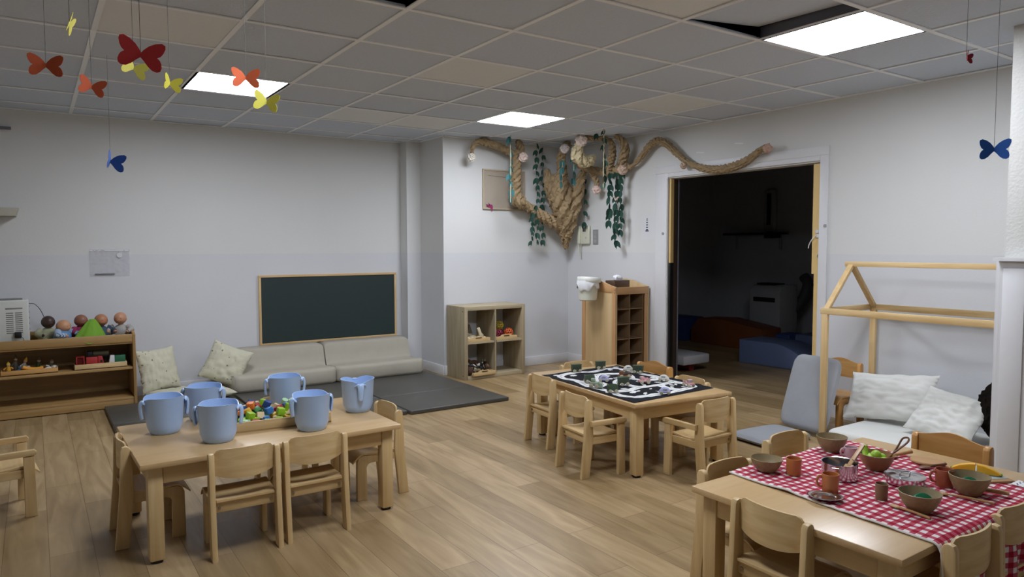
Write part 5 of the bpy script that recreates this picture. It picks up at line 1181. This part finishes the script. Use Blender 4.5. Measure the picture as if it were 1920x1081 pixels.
# ============================================================ things on the walls
cbd = thing('pin_board', 'beige pin board with a thin frame on the alcove wall behind the paper tree', 'pin board', (2.69, 3.868, 1.71))
bm_ = flat('beige_board', 'a89c8c', .8, var=.03)
MB().box((0, -.006, .21), (.52, .01, .42)).build('board', bm_, cbd); fm = flat('beige_frame', 'b5a58c', .6)
for z in (.008, .412): MB().box((0, -.012, z), (.535, .018, .016), .002).build('frame_rail', fm, cbd)
for s_ in (-1, 1): MB().box((s_*.26, -.012, .21), (.016, .017, .39), .002).build('frame_stile', fm, cbd)
MB().tube([(-.2, -.014, .355), (0, -.014, .345), (.2, -.014, .36)], .0012, 5).build('board_string', flat('thread_grey', '5e5c58', .7), cbd)
mg = thing('paper_bird', 'small magenta paper bird at the lower left corner of the pin board', 'paper bird', (2.5, 3.845, 1.745), 0)
MB().prism([(-.05, .02), (-.01, .012), (.03, .015), (.04, -.01), (.03, -.06), (.015, -.03), (-.005, -.012), (-.04, .0), (-.03, .008)], -.001, .001, 'y').build('folded_body', flat('magenta_paper', '8f2a5e', .8), mg)
MB().prism([(-.04, .03), (.01, .018), (.03, .0), (0, .0)], -.001, .001, 'y', 0, Matrix.Rotation(R(35), 4, 'Z')).build('wing', flat('magenta_paper', '8f2a5e', .8), mg)
ip = thing('door_phone', 'cream door intercom with handset and small screen on the right wall', 'intercom', (XR, 3.545, 1.345))
MB().box((-.02, 0, .1), (.035, .15, .205), .012, seg=3).build('housing', M['cream_pl'], ip)
hs = MB().box((-.045, .075, .1), (.035, .04, .2), .012, seg=3).build('handset', M['cream_pl'], ip)
MB().box((-.0385, -.005, .16), (.003, .05, .05), .001).build('screen', flat('screen_grey', '6a6665', .3), ip); MB().box((-.0392, .014, .16), (.003, .013, .05), .0005).build('screen_shadow_edge', M['black'], ip)
g = MB()
for y, z in ((-.03, .075), (-.036, .068), (-.028, .06)): g.cyl((-.038, y, z), .003, .002, 8, 'x')
g.build('keys', M['foot'], ip)
MB().tube(spline([(-.04, .08, .01), (-.04, .085, -.06), (-.03, .08, -.12), (-.02, .075, -.16), (-.025, .07, -.06), (-.03, .06, .0)], 5), .004, 6).build('cord', M['cream_pl'], ip)
sw = thing('light_switch', 'grey vertical triple light switch right of the door intercom', 'switch', (XR, 3.39, 1.34))
MB().box((-.005, 0, .08), (.01, .08, .16), .002).build('plate', flat('switch_grey', '8f9090', .5), sw)
for k in range(3): MB().box((-.011, 0, .035+.045*k), (.004, .045, .04), .001).build('rocker', flat('rocker_grey', '9c9d9d', .5), sw)
lh = thing('lighthouse_sheet', 'white sheet with a small blue striped lighthouse on the wall left of the doorway', 'picture', (XR, 2.6, 1.39))
MB().box((-.001, 0, .115), (.0015, .2, .235)).build('sheet', flat('sheet_white', 'd7d7d8', .5, var=.01), lh)
nb = flat('navy_print', '2b3350', .7)
g = MB()
for k in range(5):
    h_ = .052+.024*k; wd = .028-.0035*k; g.box((-.0025, .015, h_+.07-.03), (.001, wd, .011))
g.prism([(-.03, 0), (.03, 0), (.018, -.01), (-.018, -.01)], -.003, -.002, 'x', 0, Matrix.Translation((0, .015, .085))); g.prism([(-.007, 0), (.007, 0), (0, .012)], -.003, -.002, 'x', 0, Matrix.Translation((0, .015, .198)))
g.build('lighthouse_print', nb, lh)
for lb, y, z in (('small round grey wall hook on the casing left of the doorway', 2.385, 1.44), ('small round grey wall hook right of the doorway', .69, 1.472)):
    o = MB().cyl((0, 0, 0), .013, .012, 16, 'x', bev=.003).build('wall_hook', flat('hook_grey', '9d9da0', .3), None, (XR-.02, y, z)); tag(o, lb, 'hook', 'round wall hooks by the doorway')
pw = thing('plastic_wallet', 'clear crinkled plastic wallet taped to the back wall above the bookcase', 'plastic wallet', (-.95, YB, 1.07))
m_, n_, l_, b_ = new_mat('clear_film'); b_.inputs['Base Color'].default_value = lin('d6d6dc'); b_.inputs['Roughness'].default_value = .12; b_.inputs['Alpha'].default_value = .35
b = bmesh.new(); rows = []
for i in range(31):
    rows.append([b.verts.new((-.15+.3*i/30, -.006-.006*abs(noise.noise(Vector((i*.25, j*.3, 2))))-.004*abs(noise.noise(Vector((i*.8, j*.9, 5)))), .23*j/24)) for j in range(25)])
for r0, r1 in zip(rows, rows[1:]):
    for j in range(24): b.faces.new((r0[j], r1[j], r1[j+1], r0[j+1]))
m = MB(); m.merge(b); m.build('film', m_, pw)
MB().box((0, -.008, .222), (.3, .002, .012)).build('zip_strip', flat('film_edge', 'dcdce0', .3), pw); MB().box((-.04, -.014, .018), (.15, .006, .012), .002).build('pencil', flat('pencil_grey', '6d6d70', .5), pw)
MB().cyl((.075, -.014, .18), .022, .002, 20, 'y').build('sticker', flat('sticker', 'd5d5da', .4), pw)
o = MB().prism([(-.22, 1.565), (-.0, 1.565), (.02, 1.63), (-.22, 1.63)], -.22, 0, 'y', .003, Matrix.Translation((-1.6, YB, 0))).build('wall_box', flat('speckled_beige', 'b3b0a0', .8, var=.15, scale=120)); tag(o, 'speckled off-white wall box at the left edge of the photo', 'wall box')
o = MB().box((-1.68, YB-.03, 2.27), (.14, .05, .018), .003).build('wall_rail', M['alu']); tag(o, 'short metal rail end high on the back wall at the left edge', 'rail')
for lb, y, z in (('small white tape strip above the doorway, right of the paper branch', 1.52, 2.2), ('longer thin tape strip above the doorway', 1.95, 2.17)):
    o = MB().box((0, 0, 0), (.001, .09, .012)).build('tape_strip', M['paper_w'], None, (XR-.001, y, z), (R(8), 0, 0)); tag(o, lb, 'tape')
